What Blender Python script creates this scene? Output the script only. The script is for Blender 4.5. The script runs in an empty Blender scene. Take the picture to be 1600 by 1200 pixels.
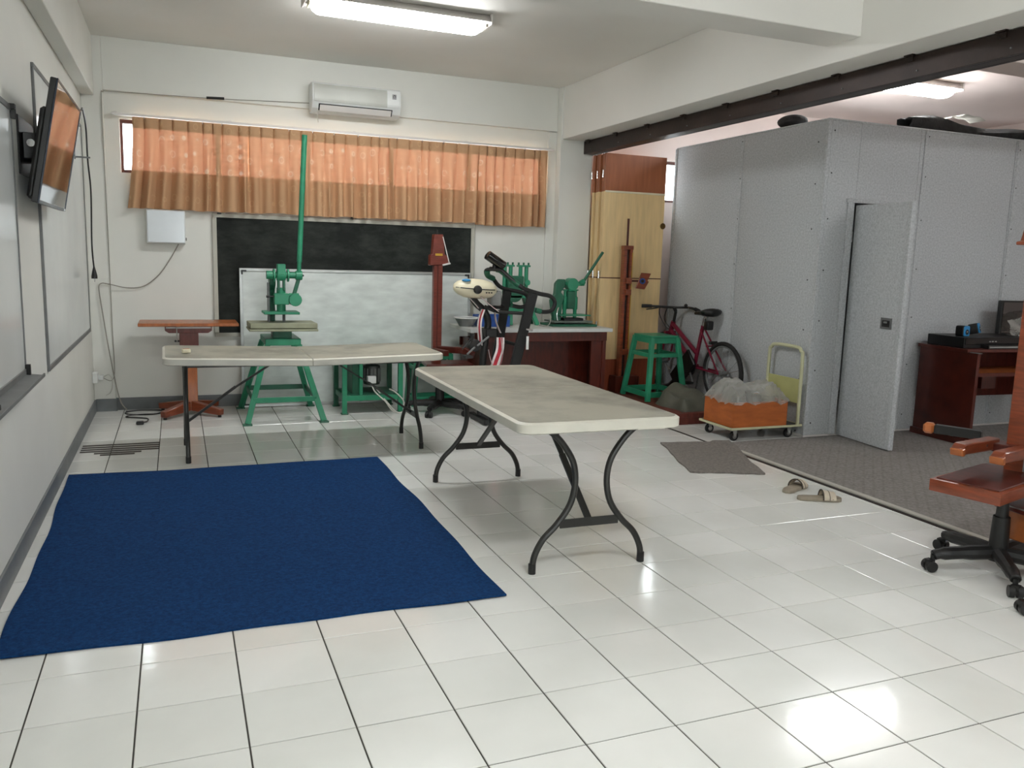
import bpy, bmesh, math, random
from mathutils import Vector, Matrix, Euler
from math import sin, cos, pi, radians as rad

# ------------------------------------------------------------------ camera, world, exposure
scene = bpy.context.scene
COL = scene.collection
CAM = Vector((0.449, -2.841, 1.372))
YAW, PITCH, ROLL, FPX = 0.3857, -0.1507, -0.0294, 1292.72
fwd = Vector((sin(YAW) * cos(PITCH), cos(YAW) * cos(PITCH), sin(PITCH)))
rgt = Vector((cos(YAW), -sin(YAW), 0))
dwn = fwd.cross(rgt)
r2 = cos(ROLL) * rgt + sin(ROLL) * dwn
d2 = -sin(ROLL) * rgt + cos(ROLL) * dwn
cd = bpy.data.cameras.new('camera')
cd.sensor_width = 36.0
cd.lens = FPX / 1600 * 36
cd.clip_start = 0.02
cam = bpy.data.objects.new('camera', cd)
COL.objects.link(cam)
M3 = Matrix((r2, -d2, -fwd)).transposed()
cam.matrix_world = Matrix.Translation(CAM) @ M3.to_4x4()
scene.camera = cam

world = bpy.data.worlds.new('daylight')
scene.world = world
world.use_nodes = True
bg = world.node_tree.nodes['Background']
bg.inputs[0].default_value = (0.93, 0.97, 1.0, 1)
bg.inputs[1].default_value = 12.0
LAMP_STRENGTH = 44.0
scene.view_settings.view_transform = 'Standard'
scene.view_settings.look = 'None'
scene.view_settings.gamma = 1.0
scene.view_settings.use_curve_mapping = False
scene.view_settings.exposure = 0.2
scene.cycles.use_denoising = True
scene.cycles.max_bounces = 8
scene.cycles.diffuse_bounces = 4
scene.cycles.sample_clamp_indirect = 10.0

random.seed(7)

# ------------------------------------------------------------------ materials
def lin(c):
    c = c / 255.0
    return c / 12.92 if c <= 0.04045 else ((c + 0.055) / 1.055) ** 2.4

def rgb(r, g, b):
    return (lin(r), lin(g), lin(b), 1)

MATS = {}
def mat(name, col, rough=0.5, metal=0.0, var=0.06, scale=6.0, bump=0.0, bscale=80.0, coat=0.0, spec=0.5, stretch=None):
    """principled surface whose colour wanders a little with object-space noise"""
    if name in MATS:
        return MATS[name]
    m = bpy.data.materials.new(name)
    m.use_nodes = True
    nt = m.node_tree
    p = nt.nodes['Principled BSDF']
    p.inputs['Roughness'].default_value = rough
    p.inputs['Metallic'].default_value = metal
    p.inputs['Coat Weight'].default_value = coat
    p.inputs['Specular IOR Level'].default_value = spec
    tc = nt.nodes.new('ShaderNodeTexCoord')
    src = tc.outputs['Object']
    if stretch:
        mp = nt.nodes.new('ShaderNodeMapping')
        mp.inputs['Scale'].default_value = stretch
        nt.links.new(src, mp.inputs[0])
        src = mp.outputs[0]
    n = nt.nodes.new('ShaderNodeTexNoise')
    n.inputs['Scale'].default_value = scale
    n.inputs['Detail'].default_value = 5
    nt.links.new(src, n.inputs['Vector'])
    cr = nt.nodes.new('ShaderNodeValToRGB')
    c = rgb(*col)
    cr.color_ramp.elements[0].position = 0.3
    cr.color_ramp.elements[1].position = 0.7
    cr.color_ramp.elements[0].color = tuple(max(0, x * (1 - var * 2)) for x in c[:3]) + (1,)
    cr.color_ramp.elements[1].color = tuple(min(1, x * (1 + var)) for x in c[:3]) + (1,)
    nt.links.new(n.outputs['Fac'], cr.inputs['Fac'])
    nt.links.new(cr.outputs['Color'], p.inputs['Base Color'])
    if bump > 0:
        n2 = nt.nodes.new('ShaderNodeTexNoise')
        n2.inputs['Scale'].default_value = bscale
        n2.inputs['Detail'].default_value = 3
        nt.links.new(src, n2.inputs['Vector'])
        b = nt.nodes.new('ShaderNodeBump')
        b.inputs['Strength'].default_value = bump
        b.inputs['Distance'].default_value = 0.01
        nt.links.new(n2.outputs['Fac'], b.inputs['Height'])
        nt.links.new(b.outputs['Normal'], p.inputs['Normal'])
    MATS[name] = m
    return m

def nodes_of(name):
    m = bpy.data.materials.new(name)
    m.use_nodes = True
    MATS[name] = m
    nt = m.node_tree
    return m, nt, nt.nodes['Principled BSDF'], nt.nodes['Material Output']

# plain paints, metals, woods, plastics
WALL = mat('wall_paint', (226, 226, 219), 0.62, var=0.025, scale=1.6, bump=0.04, bscale=140)
CEIL = mat('ceiling_paint', (234, 232, 226), 0.75, var=0.02, scale=1.2, bump=0.03, bscale=120)
PINK = mat('far_room_paint', (222, 206, 199), 0.7, var=0.03, scale=1.4, bump=0.03, bscale=120)
BASEB = mat('baseboard_grey', (112, 116, 118), 0.45, var=0.08, scale=9)
GROUT = mat('grout', (64, 61, 55), 0.9, var=0.2, scale=14)
STEEL_DARK = mat('dark_brown_steel', (52, 40, 36), 0.45, 0.4, var=0.2, scale=5, bump=0.1, bscale=40)
ALU = mat('aluminium', (176, 178, 176), 0.38, 0.8, var=0.05, scale=10)
ALU_GREY = mat('grey_frame', (120, 122, 122), 0.5, 0.3, var=0.08, scale=8)
CHROME = mat('chrome', (200, 200, 200), 0.2, 1.0, var=0.03)
BLACK = mat('black_plastic', (24, 24, 24), 0.42, var=0.12, scale=12)
BLACK_GLOSS = mat('black_gloss', (10, 10, 12), 0.2, var=0.1)
RUBBER = mat('black_rubber', (26, 25, 25), 0.75, var=0.15, scale=20, bump=0.1)
LEG = mat('dark_grey_tube', (58, 58, 56), 0.36, 0.5, var=0.1, scale=10)
WHITE_P = mat('white_plastic', (226, 228, 226), 0.32, var=0.03, scale=5)
WHITE_M = mat('white_metal', (222, 218, 214), 0.4, var=0.03, scale=5)
CREAM = mat('cream_plastic', (226, 218, 190), 0.35, var=0.04, scale=6)
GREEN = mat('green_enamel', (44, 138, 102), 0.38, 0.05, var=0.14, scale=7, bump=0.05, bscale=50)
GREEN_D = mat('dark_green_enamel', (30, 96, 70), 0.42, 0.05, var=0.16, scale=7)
SAGE = mat('sage_board', (150, 152, 128), 0.6, var=0.1, scale=8)
BROWN = mat('varnished_red_wood', (132, 62, 34), 0.3, var=0.18, scale=5, stretch=(2, 2, 14), coat=0.3)
BROWN_D = mat('dark_mahogany', (84, 30, 19), 0.32, var=0.2, scale=4, stretch=(8, 2, 2), coat=0.2)
ORANGE_W = mat('orange_brown_wood', (170, 96, 48), 0.38, var=0.14, scale=4, stretch=(10, 3, 3), coat=0.2)
PLUM = mat('plum_wood', (120, 66, 58), 0.4, var=0.14, scale=5, stretch=(9, 3, 3))
ORANGE = mat('orange_laminate', (178, 96, 42), 0.42, var=0.1, scale=4, stretch=(2, 2, 9))
BEIGE_V = mat('beige_veneer', (228, 198, 146), 0.4, var=0.06, scale=3, stretch=(9, 9, 1))
BROWN_V = mat('brown_veneer', (160, 96, 62), 0.4, var=0.1, scale=3, stretch=(9, 9, 1))
MAGENTA = mat('magenta_enamel', (122, 26, 52), 0.3, 0.2, var=0.1, scale=6)
SKYBLUE = mat('blue_plastic', (40, 140, 200), 0.4, var=0.06)
BLUE_TRAY = mat('deep_blue_plastic', (26, 74, 150), 0.45, var=0.06)
GOLD = mat('gold_strip', (200, 160, 60), 0.35, 0.5, var=0.08)
BELT_W = mat('white_webbing', (222, 214, 212), 0.7, var=0.05, scale=30)
BELT_R = mat('red_webbing', (176, 36, 52), 0.7, var=0.08, scale=30)
SLIP = mat('taupe_foam', (148, 138, 122), 0.75, var=0.08, scale=20)
SLIP_S = mat('beige_strap', (204, 192, 172), 0.6, var=0.08, scale=20)
DARKCLOTH = mat('dark_cloth', (48, 48, 48), 0.9, var=0.25, scale=18, bump=0.3, bscale=60)
TARP = mat('grey_green_tarp', (84, 84, 72), 0.55, var=0.2, scale=6, bump=0.15, bscale=25)
CREAM_GREEN = mat('cream_green_enamel', (200, 200, 164), 0.42, var=0.05, scale=7)
PALE_GREEN = mat('pale_olive_panel', (190, 190, 130), 0.5, var=0.06, scale=7)
WIRE = mat('grey_wire', (150, 146, 136), 0.6, var=0.1)
WIRE_W = mat('white_wire', (206, 204, 196), 0.5, var=0.05)
RED_WOOD = mat('red_platform_wood', (104, 46, 36), 0.5, var=0.2, scale=5, stretch=(8, 2, 2))
BOARD_W = mat('whiteboard_enamel', (222, 226, 224), 0.16, var=0.03, scale=2.2)
BOARD_OLD = mat('worn_whiteboard', (214, 220, 216), 0.3, var=0.09, scale=5, stretch=(1, 1, 2.6))
BROWN_FRAME = mat('brown_window_frame', (104, 62, 56), 0.45, var=0.1)
TAPE = mat('dark_brown_tape', (50, 38, 33), 0.7, var=0.15, scale=20)
MAT_GREY = mat('grey_doormat', (128, 122, 116), 0.95, var=0.14, scale=60, bump=0.4, bscale=400)

# glossy white floor tiles, each tile a shade of its own
def make_tile_mat():
    m, nt, p, out = nodes_of('white_ceramic_tile')
    geo = nt.nodes.new('ShaderNodeNewGeometry')
    mul = nt.nodes.new('ShaderNodeVectorMath'); mul.operation = 'SCALE'; mul.inputs['Scale'].default_value = 1 / 0.30
    fl = nt.nodes.new('ShaderNodeVectorMath'); fl.operation = 'FLOOR'
    nt.links.new(geo.outputs['Position'], mul.inputs[0])
    nt.links.new(mul.outputs[0], fl.inputs[0])
    wn = nt.nodes.new('ShaderNodeTexWhiteNoise'); wn.noise_dimensions = '2D'
    nt.links.new(fl.outputs[0], wn.inputs['Vector'])
    cr = nt.nodes.new('ShaderNodeValToRGB')
    cr.color_ramp.elements[0].color = rgb(226, 227, 222)
    cr.color_ramp.elements[1].color = rgb(236, 236, 232)
    nt.links.new(wn.outputs['Value'], cr.inputs['Fac'])
    ns = nt.nodes.new('ShaderNodeTexNoise'); ns.inputs['Scale'].default_value = 2.2; ns.inputs['Detail'].default_value = 6
    nt.links.new(geo.outputs['Position'], ns.inputs['Vector'])
    r2_ = nt.nodes.new('ShaderNodeValToRGB')
    r2_.color_ramp.elements[0].position = 0.35; r2_.color_ramp.elements[0].color = (0.9, 0.9, 0.89, 1)
    r2_.color_ramp.elements[1].position = 0.6; r2_.color_ramp.elements[1].color = (1, 1, 1, 1)
    nt.links.new(ns.outputs['Fac'], r2_.inputs['Fac'])
    mx = nt.nodes.new('ShaderNodeMixRGB'); mx.blend_type = 'MULTIPLY'; mx.inputs['Fac'].default_value = 0.7
    nt.links.new(cr.outputs[0], mx.inputs['Color1']); nt.links.new(r2_.outputs[0], mx.inputs['Color2'])
    nt.links.new(mx.outputs[0], p.inputs['Base Color'])
    p.inputs['Roughness'].default_value = 0.11
    nb = nt.nodes.new('ShaderNodeTexNoise'); nb.inputs['Scale'].default_value = 9; nb.inputs['Detail'].default_value = 2
    nt.links.new(geo.outputs['Position'], nb.inputs['Vector'])
    b = nt.nodes.new('ShaderNodeBump'); b.inputs['Strength'].default_value = 0.035; b.inputs['Distance'].default_value = 0.02
    nt.links.new(nb.outputs['Fac'], b.inputs['Height']); nt.links.new(b.outputs['Normal'], p.inputs['Normal'])
    return m
TILE = make_tile_mat()

def make_fabric(name, ca, cb, scale=90, bump=0.25, rough=0.95):
    """woven or felted cloth: fine fleck between two shades"""
    m, nt, p, out = nodes_of(name)
    tc = nt.nodes.new('ShaderNodeTexCoord')
    n = nt.nodes.new('ShaderNodeTexNoise'); n.inputs['Scale'].default_value = scale; n.inputs['Detail'].default_value = 6
    n.inputs['Roughness'].default_value = 0.75
    nt.links.new(tc.outputs['Object'], n.inputs['Vector'])
    cr = nt.nodes.new('ShaderNodeValToRGB')
    cr.color_ramp.elements[0].position = 0.33; cr.color_ramp.elements[1].position = 0.67
    cr.color_ramp.elements[0].color = rgb(*ca); cr.color_ramp.elements[1].color = rgb(*cb)
    nt.links.new(n.outputs['Fac'], cr.inputs['Fac'])
    nt.links.new(cr.outputs[0], p.inputs['Base Color'])
    p.inputs['Roughness'].default_value = rough
    p.inputs['Specular IOR Level'].default_value = 0.2
    b = nt.nodes.new('ShaderNodeBump'); b.inputs['Strength'].default_value = bump; b.inputs['Distance'].default_value = 0.004
    nt.links.new(n.outputs['Fac'], b.inputs['Height']); nt.links.new(b.outputs['Normal'], p.inputs['Normal'])
    return m
FELT = make_fabric('grey_booth_felt', (164, 168, 170), (206, 209, 211), 70)
RUG = make_fabric('blue_rug_felt', (4, 36, 76), (14, 62, 112), 60, 0.5)

def make_carpet():
    m, nt, p, out = nodes_of('grey_patterned_carpet')
    tc = nt.nodes.new('ShaderNodeTexCoord')
    n = nt.nodes.new('ShaderNodeTexNoise'); n.inputs['Scale'].default_value = 60; n.inputs['Detail'].default_value = 5
    nt.links.new(tc.outputs['Object'], n.inputs['Vector'])
    mp = nt.nodes.new('ShaderNodeMapping'); mp.inputs['Scale'].default_value = (17, 17, 17); mp.inputs['Rotation'].default_value = (0, 0, rad(45))
    nt.links.new(tc.outputs['Object'], mp.inputs[0])
    ck = nt.nodes.new('ShaderNodeTexBrick')
    ck.inputs['Scale'].default_value = 1.0; ck.inputs['Mortar Size'].default_value = 0.12; ck.inputs['Brick Width'].default_value = 1.0
    ck.inputs['Row Height'].default_value = 1.0; ck.offset = 0.0
    ck.inputs['Color1'].default_value = (1, 1, 1, 1); ck.inputs['Color2'].default_value = (0.95, 0.95, 0.95, 1); ck.inputs['Mortar'].default_value = (0.87, 0.86, 0.85, 1)
    nt.links.new(mp.outputs[0], ck.inputs['Vector'])
    cr = nt.nodes.new('ShaderNodeValToRGB')
    cr.color_ramp.elements[0].position = 0.3; cr.color_ramp.elements[1].position = 0.7
    cr.color_ramp.elements[0].color = rgb(126, 122, 119); cr.color_ramp.elements[1].color = rgb(152, 148, 144)
    nt.links.new(n.outputs['Fac'], cr.inputs['Fac'])
    mx = nt.nodes.new('ShaderNodeMixRGB'); mx.blend_type = 'MULTIPLY'; mx.inputs['Fac'].default_value = 0.8
    nt.links.new(cr.outputs[0], mx.inputs['Color1']); nt.links.new(ck.outputs['Color'], mx.inputs['Color2'])
    nt.links.new(mx.outputs[0], p.inputs['Base Color'])
    p.inputs['Roughness'].default_value = 0.95; p.inputs['Specular IOR Level'].default_value = 0.15
    return m
CARPET = make_carpet()

def make_slate():
    m, nt, p, out = nodes_of('chalkboard_slate')
    tc = nt.nodes.new('ShaderNodeTexCoord')
    mp = nt.nodes.new('ShaderNodeMapping'); mp.inputs['Scale'].default_value = (1.2, 1, 2.6)
    nt.links.new(tc.outputs['Object'], mp.inputs[0])
    n = nt.nodes.new('ShaderNodeTexNoise'); n.inputs['Scale'].default_value = 2.6; n.inputs['Detail'].default_value = 8; n.inputs['Roughness'].default_value = 0.7
    nt.links.new(mp.outputs[0], n.inputs['Vector'])
    cr = nt.nodes.new('ShaderNodeValToRGB')
    cr.color_ramp.elements[0].position = 0.4; cr.color_ramp.elements[1].position = 0.78
    cr.color_ramp.elements[0].color = rgb(22, 25, 23); cr.color_ramp.elements[1].color = rgb(58, 63, 58)
    nt.links.new(n.outputs['Fac'], cr.inputs['Fac'])
    nt.links.new(cr.outputs[0], p.inputs['Base Color'])
    p.inputs['Roughness'].default_value = 0.7
    p.inputs['Specular IOR Level'].default_value = 0.25
    return m
SLATE = make_slate()

def make_tabletop():
    m, nt, p, out = nodes_of('stained_tabletop')
    tc = nt.nodes.new('ShaderNodeTexCoord')
    n = nt.nodes.new('ShaderNodeTexNoise'); n.inputs['Scale'].default_value = 2.4; n.inputs['Detail'].default_value = 8; n.inputs['Roughness'].default_value = 0.62
    nt.links.new(tc.outputs['Object'], n.inputs['Vector'])
    cr = nt.nodes.new('ShaderNodeValToRGB')
    cr.color_ramp.elements[0].position = 0.3; cr.color_ramp.elements[1].position = 0.56
    cr.color_ramp.elements[0].color = rgb(112, 110, 100); cr.color_ramp.elements[1].color = rgb(164, 161, 146)
    nt.links.new(n.outputs['Fac'], cr.inputs['Fac'])
    nt.links.new(cr.outputs[0], p.inputs['Base Color'])
    p.inputs['Roughness'].default_value = 0.5
    n2 = nt.nodes.new('ShaderNodeTexNoise'); n2.inputs['Scale'].default_value = 220
    nt.links.new(tc.outputs['Object'], n2.inputs['Vector'])
    b = nt.nodes.new('ShaderNodeBump'); b.inputs['Strength'].default_value = 0.12; b.inputs['Distance'].default_value = 0.002
    nt.links.new(n2.outputs['Fac'], b.inputs['Height']); nt.links.new(b.outputs['Normal'], p.inputs['Normal'])
    return m
TABLETOP = make_tabletop()
TABLE_RIM = mat('cream_table_rim', (212, 209, 196), 0.45, var=0.04, scale=8)

def make_curtain():
    m, nt, p, out = nodes_of('peach_curtain_cloth')
    nt.nodes.remove(p)
    tc = nt.nodes.new('ShaderNodeTexCoord')
    # embroidered motif: little rings on a staggered grid
    mp = nt.nodes.new('ShaderNodeMapping'); mp.inputs['Scale'].default_value = (11.5, 0.0, 8.5)
    nt.links.new(tc.outputs['Object'], mp.inputs[0])
    vo = nt.nodes.new('ShaderNodeTexVoronoi'); vo.inputs['Scale'].default_value = 1.0; vo.inputs['Randomness'].default_value = 0.35
    nt.links.new(mp.outputs[0], vo.inputs['Vector'])
    ring = nt.nodes.new('ShaderNodeValToRGB')
    e = ring.color_ramp.elements
    e[0].position = 0.0; e[0].color = (1, 1, 1, 1)
    e[1].position = 0.06; e[1].color = (0, 0, 0, 1)
    for pos, v in ((0.17, 0), (0.2, 0.9), (0.23, 0.9), (0.27, 0)):
        k = ring.color_ramp.elements.new(pos); k.color = (v, v, v, 1)
    nt.links.new(vo.outputs['Distance'], ring.inputs['Fac'])
    n = nt.nodes.new('ShaderNodeTexNoise'); n.inputs['Scale'].default_value = 10; n.inputs['Detail'].default_value = 4
    nt.links.new(tc.outputs['Object'], n.inputs['Vector'])
    gate = nt.nodes.new('ShaderNodeMath'); gate.operation = 'GREATER_THAN'; gate.inputs[1].default_value = 0.42
    nt.links.new(n.outputs['Fac'], gate.inputs[0])
    mu = nt.nodes.new('ShaderNodeMath'); mu.operation = 'MULTIPLY'
    nt.links.new(ring.outputs[0], mu.inputs[0]); nt.links.new(gate.outputs[0], mu.inputs[1])
    cd_ = nt.nodes.new('ShaderNodeMixRGB')
    cd_.inputs['Color1'].default_value = rgb(198, 158, 122); cd_.inputs['Color2'].default_value = rgb(206, 168, 130)
    nt.links.new(mu.outputs[0], cd_.inputs['Fac'])
    ct = nt.nodes.new('ShaderNodeMixRGB')
    ct.inputs['Color1'].default_value = rgb(196, 134, 104); ct.inputs['Color2'].default_value = rgb(255, 220, 190)
    nt.links.new(mu.outputs[0], ct.inputs['Fac'])
    tr = nt.nodes.new('ShaderNodeBsdfTransparent')
    thin = nt.nodes.new('ShaderNodeMixRGB'); thin.inputs['Color1'].default_value = (0.85, 0.31, 0.19, 1); thin.inputs['Color2'].default_value = (1.0, 0.85, 0.7, 1)
    nt.links.new(mu.outputs[0], thin.inputs['Fac']); nt.links.new(thin.outputs[0], tr.inputs['Color'])
    d = nt.nodes.new('ShaderNodeBsdfDiffuse'); t = nt.nodes.new('ShaderNodeBsdfTranslucent')
    nt.links.new(cd_.outputs[0], d.inputs['Color']); nt.links.new(ct.outputs[0], t.inputs['Color'])
    mx = nt.nodes.new('ShaderNodeMixShader'); mx.inputs[0].default_value = 0.03
    nt.links.new(d.outputs[0], mx.inputs[1]); nt.links.new(t.outputs[0], mx.inputs[2])
    mw = nt.nodes.new('ShaderNodeMixShader'); mw.inputs[0].default_value = 0.026   # light straight through the open weave
    nt.links.new(mx.outputs[0], mw.inputs[1]); nt.links.new(tr.outputs[0], mw.inputs[2])
    nt.links.new(mw.outputs[0], out.inputs['Surface'])
    return m
CURTAIN = make_curtain()

def make_clear(name, tint, gloss=0.12, rough=0.08):
    m, nt, p, out = nodes_of(name)
    nt.nodes.remove(p)
    t = nt.nodes.new('ShaderNodeBsdfTransparent'); t.inputs['Color'].default_value = tint
    g = nt.nodes.new('ShaderNodeBsdfGlossy'); g.inputs['Roughness'].default_value = rough
    fr = nt.nodes.new('ShaderNodeFresnel'); fr.inputs['IOR'].default_value = 1.45
    ad = nt.nodes.new('ShaderNodeMath'); ad.operation = 'ADD'; ad.use_clamp = True; ad.inputs[1].default_value = gloss
    nt.links.new(fr.outputs[0], ad.inputs[0])
    mx = nt.nodes.new('ShaderNodeMixShader')
    nt.links.new(ad.outputs[0], mx.inputs[0]); nt.links.new(t.outputs[0], mx.inputs[1]); nt.links.new(g.outputs[0], mx.inputs[2])
    nt.links.new(mx.outputs[0], out.inputs['Surface'])
    return m
GLASS = make_clear('window_glass', (0.96, 0.98, 0.98, 1), 0.0, 0.02)
def make_film():
    m, nt, p, out = nodes_of('clear_plastic_film')
    p.inputs['Base Color'].default_value = (0.62, 0.62, 0.58, 1)
    p.inputs['Roughness'].default_value = 0.24
    t = nt.nodes.new('ShaderNodeBsdfTransparent'); t.inputs['Color'].default_value = (0.86, 0.86, 0.83, 1)
    lw = nt.nodes.new('ShaderNodeLayerWeight'); lw.inputs['Blend'].default_value = 0.35
    mr = nt.nodes.new('ShaderNodeMapRange'); mr.inputs['To Min'].default_value = 0.22; mr.inputs['To Max'].default_value = 0.75
    nt.links.new(lw.outputs['Facing'], mr.inputs['Value'])
    mx = nt.nodes.new('ShaderNodeMixShader')
    nt.links.new(mr.outputs[0], mx.inputs[0]); nt.links.new(t.outputs[0], mx.inputs[1]); nt.links.new(p.outputs[0], mx.inputs[2])
    nt.links.new(mx.outputs[0], out.inputs['Surface'])
    return m
FILM = make_film()
SCREEN = mat('tv_screen_glass', (8, 8, 10), 0.06, var=0.05, spec=1.0, coat=0.8)

def make_glow(name, col, strength):
    m, nt, p, out = nodes_of(name)
    p.inputs['Base Color'].default_value = (0.9, 0.9, 0.9, 1)
    p.inputs['Emission Color'].default_value = col
    p.inputs['Emission Strength'].default_value = strength
    return m
GLOW = make_glow('lamp_diffuser_light', (0.97, 0.985, 0.99, 1), LAMP_STRENGTH)

# ------------------------------------------------------------------ mesh helpers
class MB:
    def __init__(s):
        s.v = []; s.f = []
    def add(s, vs, fs):
        o = len(s.v)
        s.v += [tuple(v) for v in vs]
        s.f += [tuple(i + o for i in f) for f in fs]
        return s
    def box(s, x0, x1, y0, y1, z0, z1):
        return s.add([(x0, y0, z0), (x1, y0, z0), (x1, y1, z0), (x0, y1, z0), (x0, y0, z1), (x1, y0, z1), (x1, y1, z1), (x0, y1, z1)],
                     [(0, 3, 2, 1), (4, 5, 6, 7), (0, 1, 5, 4), (1, 2, 6, 5), (2, 3, 7, 6), (3, 0, 4, 7)])
    def beam(s, a, b, w, h, up=(0, 0, 1), w1=None, h1=None):
        """square bar from a to b, w wide across 'up', h along it"""
        a = Vector(a); b = Vector(b); d = (b - a).normalized()
        u = Vector(up)
        x = d.cross(u)
        if x.length < 1e-4:
            x = d.cross(Vector((1, 0, 0)))
        x.normalize(); y = x.cross(d)
        w1 = w if w1 is None else w1; h1 = h if h1 is None else h1
        vs = []
        for c, ww, hh in ((a, w, h), (b, w1, h1)):
            for i, j in ((-1, -1), (1, -1), (1, 1), (-1, 1)):
                vs.append(c + x * (i * ww / 2) + y * (j * hh / 2))
        return s.add(vs, [(0, 1, 2, 3), (7, 6, 5, 4), (0, 4, 5, 1), (1, 5, 6, 2), (2, 6, 7, 3), (3, 7, 4, 0)])
    def cyl(s, a, b, r0, r1=None, n=14, cap=True):
        a = Vector(a); b = Vector(b); d = (b - a).normalized()
        r1 = r0 if r1 is None else r1
        x = d.cross(Vector((0, 0, 1)))
        if x.length < 1e-4:
            x = Vector((1, 0, 0))
        x.normalize(); y = d.cross(x)
        vs = []
        for c, r in ((a, r0), (b, r1)):
            for k in range(n):
                t = 2 * pi * k / n
                vs.append(c + x * (r * cos(t)) + y * (r * sin(t)))
        fs = [(k, (k + 1) % n, n + (k + 1) % n, n + k) for k in range(n)]
        if cap:
            fs += [tuple(range(n - 1, -1, -1)), tuple(range(n, 2 * n))]
        return s.add(vs, fs)
    def tube(s, pts, r, n=10, closed=False, sub=0, flat=None):
        """round (or flattened: flat=(w,h)) tube along points, smoothed by Catmull-Rom when sub>0"""
        P = [Vector(p) for p in pts]
        if sub:
            Q = []
            m = len(P)
            rng = range(m if closed else m - 1)
            for i in rng:
                p0 = P[(i - 1) % m] if closed or i > 0 else P[0]
                p1 = P[i]; p2 = P[(i + 1) % m]
                p3 = P[(i + 2) % m] if closed or i + 2 < m else P[-1]
                for k in range(sub):
                    t = k / sub
                    Q.append(0.5 * ((2 * p1) + (p2 - p0) * t + (2 * p0 - 5 * p1 + 4 * p2 - p3) * t * t + (3 * p1 - p0 - 3 * p2 + p3) * t ** 3))
            if not closed:
                Q.append(P[-1])
            P = Q
        m = len(P)
        T = []
        for i in range(m):
            a = P[(i - 1) % m] if closed or i > 0 else P[i]
            b = P[(i + 1) % m] if closed or i < m - 1 else P[i]
            T.append((b - a).normalized())
        x = T[0].cross(Vector((0, 0, 1)))
        if x.length < 1e-3:
            x = T[0].cross(Vector((0, 1, 0)))
        x.normalize()
        vs = []
        for i in range(m):
            x = (x - T[i] * x.dot(T[i]))
            if x.length < 1e-6:
                x = T[i].orthogonal()
            x.normalize(); y = T[i].cross(x)
            rr = r[i * (len(r) - 1) // max(1, m - 1)] if isinstance(r, (list, tuple)) else r
            for k in range(n):
                t = 2 * pi * k / n
                if flat:
                    vs.append(P[i] + x * (flat[0] * cos(t)) + y * (flat[1] * sin(t)))
                else:
                    vs.append(P[i] + x * (rr * cos(t)) + y * (rr * sin(t)))
        fs = []
        for i in range(m if closed else m - 1):
            j = (i + 1) % m
            for k in range(n):
                fs.append((i * n + k, i * n + (k + 1) % n, j * n + (k + 1) % n, j * n + k))
        if not closed:
            fs += [tuple(range(n - 1, -1, -1)), tuple((m - 1) * n + k for k in range(n))]
        return s.add(vs, fs)
    def prism(s, poly, axis, a, b):
        """extrude a 2-d outline along an axis from a to b"""
        n = len(poly)
        def P(u, v, w):
            return {'x': (w, u, v), 'y': (u, w, v), 'z': (u, v, w)}[axis]
        vs = [P(u, v, a) for u, v in poly] + [P(u, v, b) for u, v in poly]
        fs = [(k, (k + 1) % n, n + (k + 1) % n, n + k) for k in range(n)]
        fs += [tuple(range(n - 1, -1, -1)), tuple(range(n, 2 * n))]
        return s.add(vs, fs)
    def lathe(s, prof, c=(0, 0, 0), axis='z', n=20):
        vs = []; fs = []
        m = len(prof)
        for r, h in prof:
            for k in range(n):
                t = 2 * pi * k / n
                q = {'z': (r * cos(t), r * sin(t), h), 'x': (h, r * cos(t), r * sin(t)), 'y': (r * cos(t), h, r * sin(t))}[axis]
                vs.append((q[0] + c[0], q[1] + c[1], q[2] + c[2]))
        for i in range(m - 1):
            for k in range(n):
                fs.append((i * n + k, i * n + (k + 1) % n, (i + 1) * n + (k + 1) % n, (i + 1) * n + k))
        fs += [tuple(range(n - 1, -1, -1)), tuple((m - 1) * n + k for k in range(n))]
        return s.add(vs, fs)
    def grid(s, fn, nu, nv):
        vs = [fn(i / nu, j / nv) for j in range(nv + 1) for i in range(nu + 1)]
        fs = [(j * (nu + 1) + i, j * (nu + 1) + i + 1, (j + 1) * (nu + 1) + i + 1, (j + 1) * (nu + 1) + i) for j in range(nv) for i in range(nu)]
        return s.add(vs, fs)
    def ball(s, c, rx, ry, rz, n=18, m=10):
        vs = []; fs = []
        for j in range(1, m):
            p = pi * j / m
            for k in range(n):
                t = 2 * pi * k / n
                vs.append((c[0] + rx * sin(p) * cos(t), c[1] + ry * sin(p) * sin(t), c[2] + rz * cos(p)))
        vs += [(c[0], c[1], c[2] + rz), (c[0], c[1], c[2] - rz)]
        for j in range(m - 2):
            for k in range(n):
                fs.append((j * n + k, (j + 1) * n + k, (j + 1) * n + (k + 1) % n, j * n + (k + 1) % n))
        T = (m - 1) * n
        for k in range(n):
            fs.append((T, k, (k + 1) % n))
            fs.append((T + 1, (m - 2) * n + (k + 1) % n, (m - 2) * n + k))
        return s.add(vs, fs)

ROOTM = {}
def mesh_of(name, mb, bevel=0.0, seg=1, smooth=35, xf=None, recalc=True):
    me = bpy.data.meshes.new(name)
    vs = mb.v if xf is None else [tuple(xf @ Vector(v)) for v in mb.v]
    me.from_pydata(vs, [], mb.f)
    bm = bmesh.new(); bm.from_mesh(me)
    if recalc:
        bmesh.ops.recalc_face_normals(bm, faces=bm.faces)
    if bevel:
        bmesh.ops.bevel(bm, geom=list(bm.edges), offset=bevel, segments=seg, profile=0.5, affect='EDGES', clamp_overlap=True)
    bm.to_mesh(me); bm.free()
    if smooth:
        me.polygons.foreach_set('use_smooth', [True] * len(me.polygons))
        me.set_sharp_from_angle(angle=rad(smooth))
    return me

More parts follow.
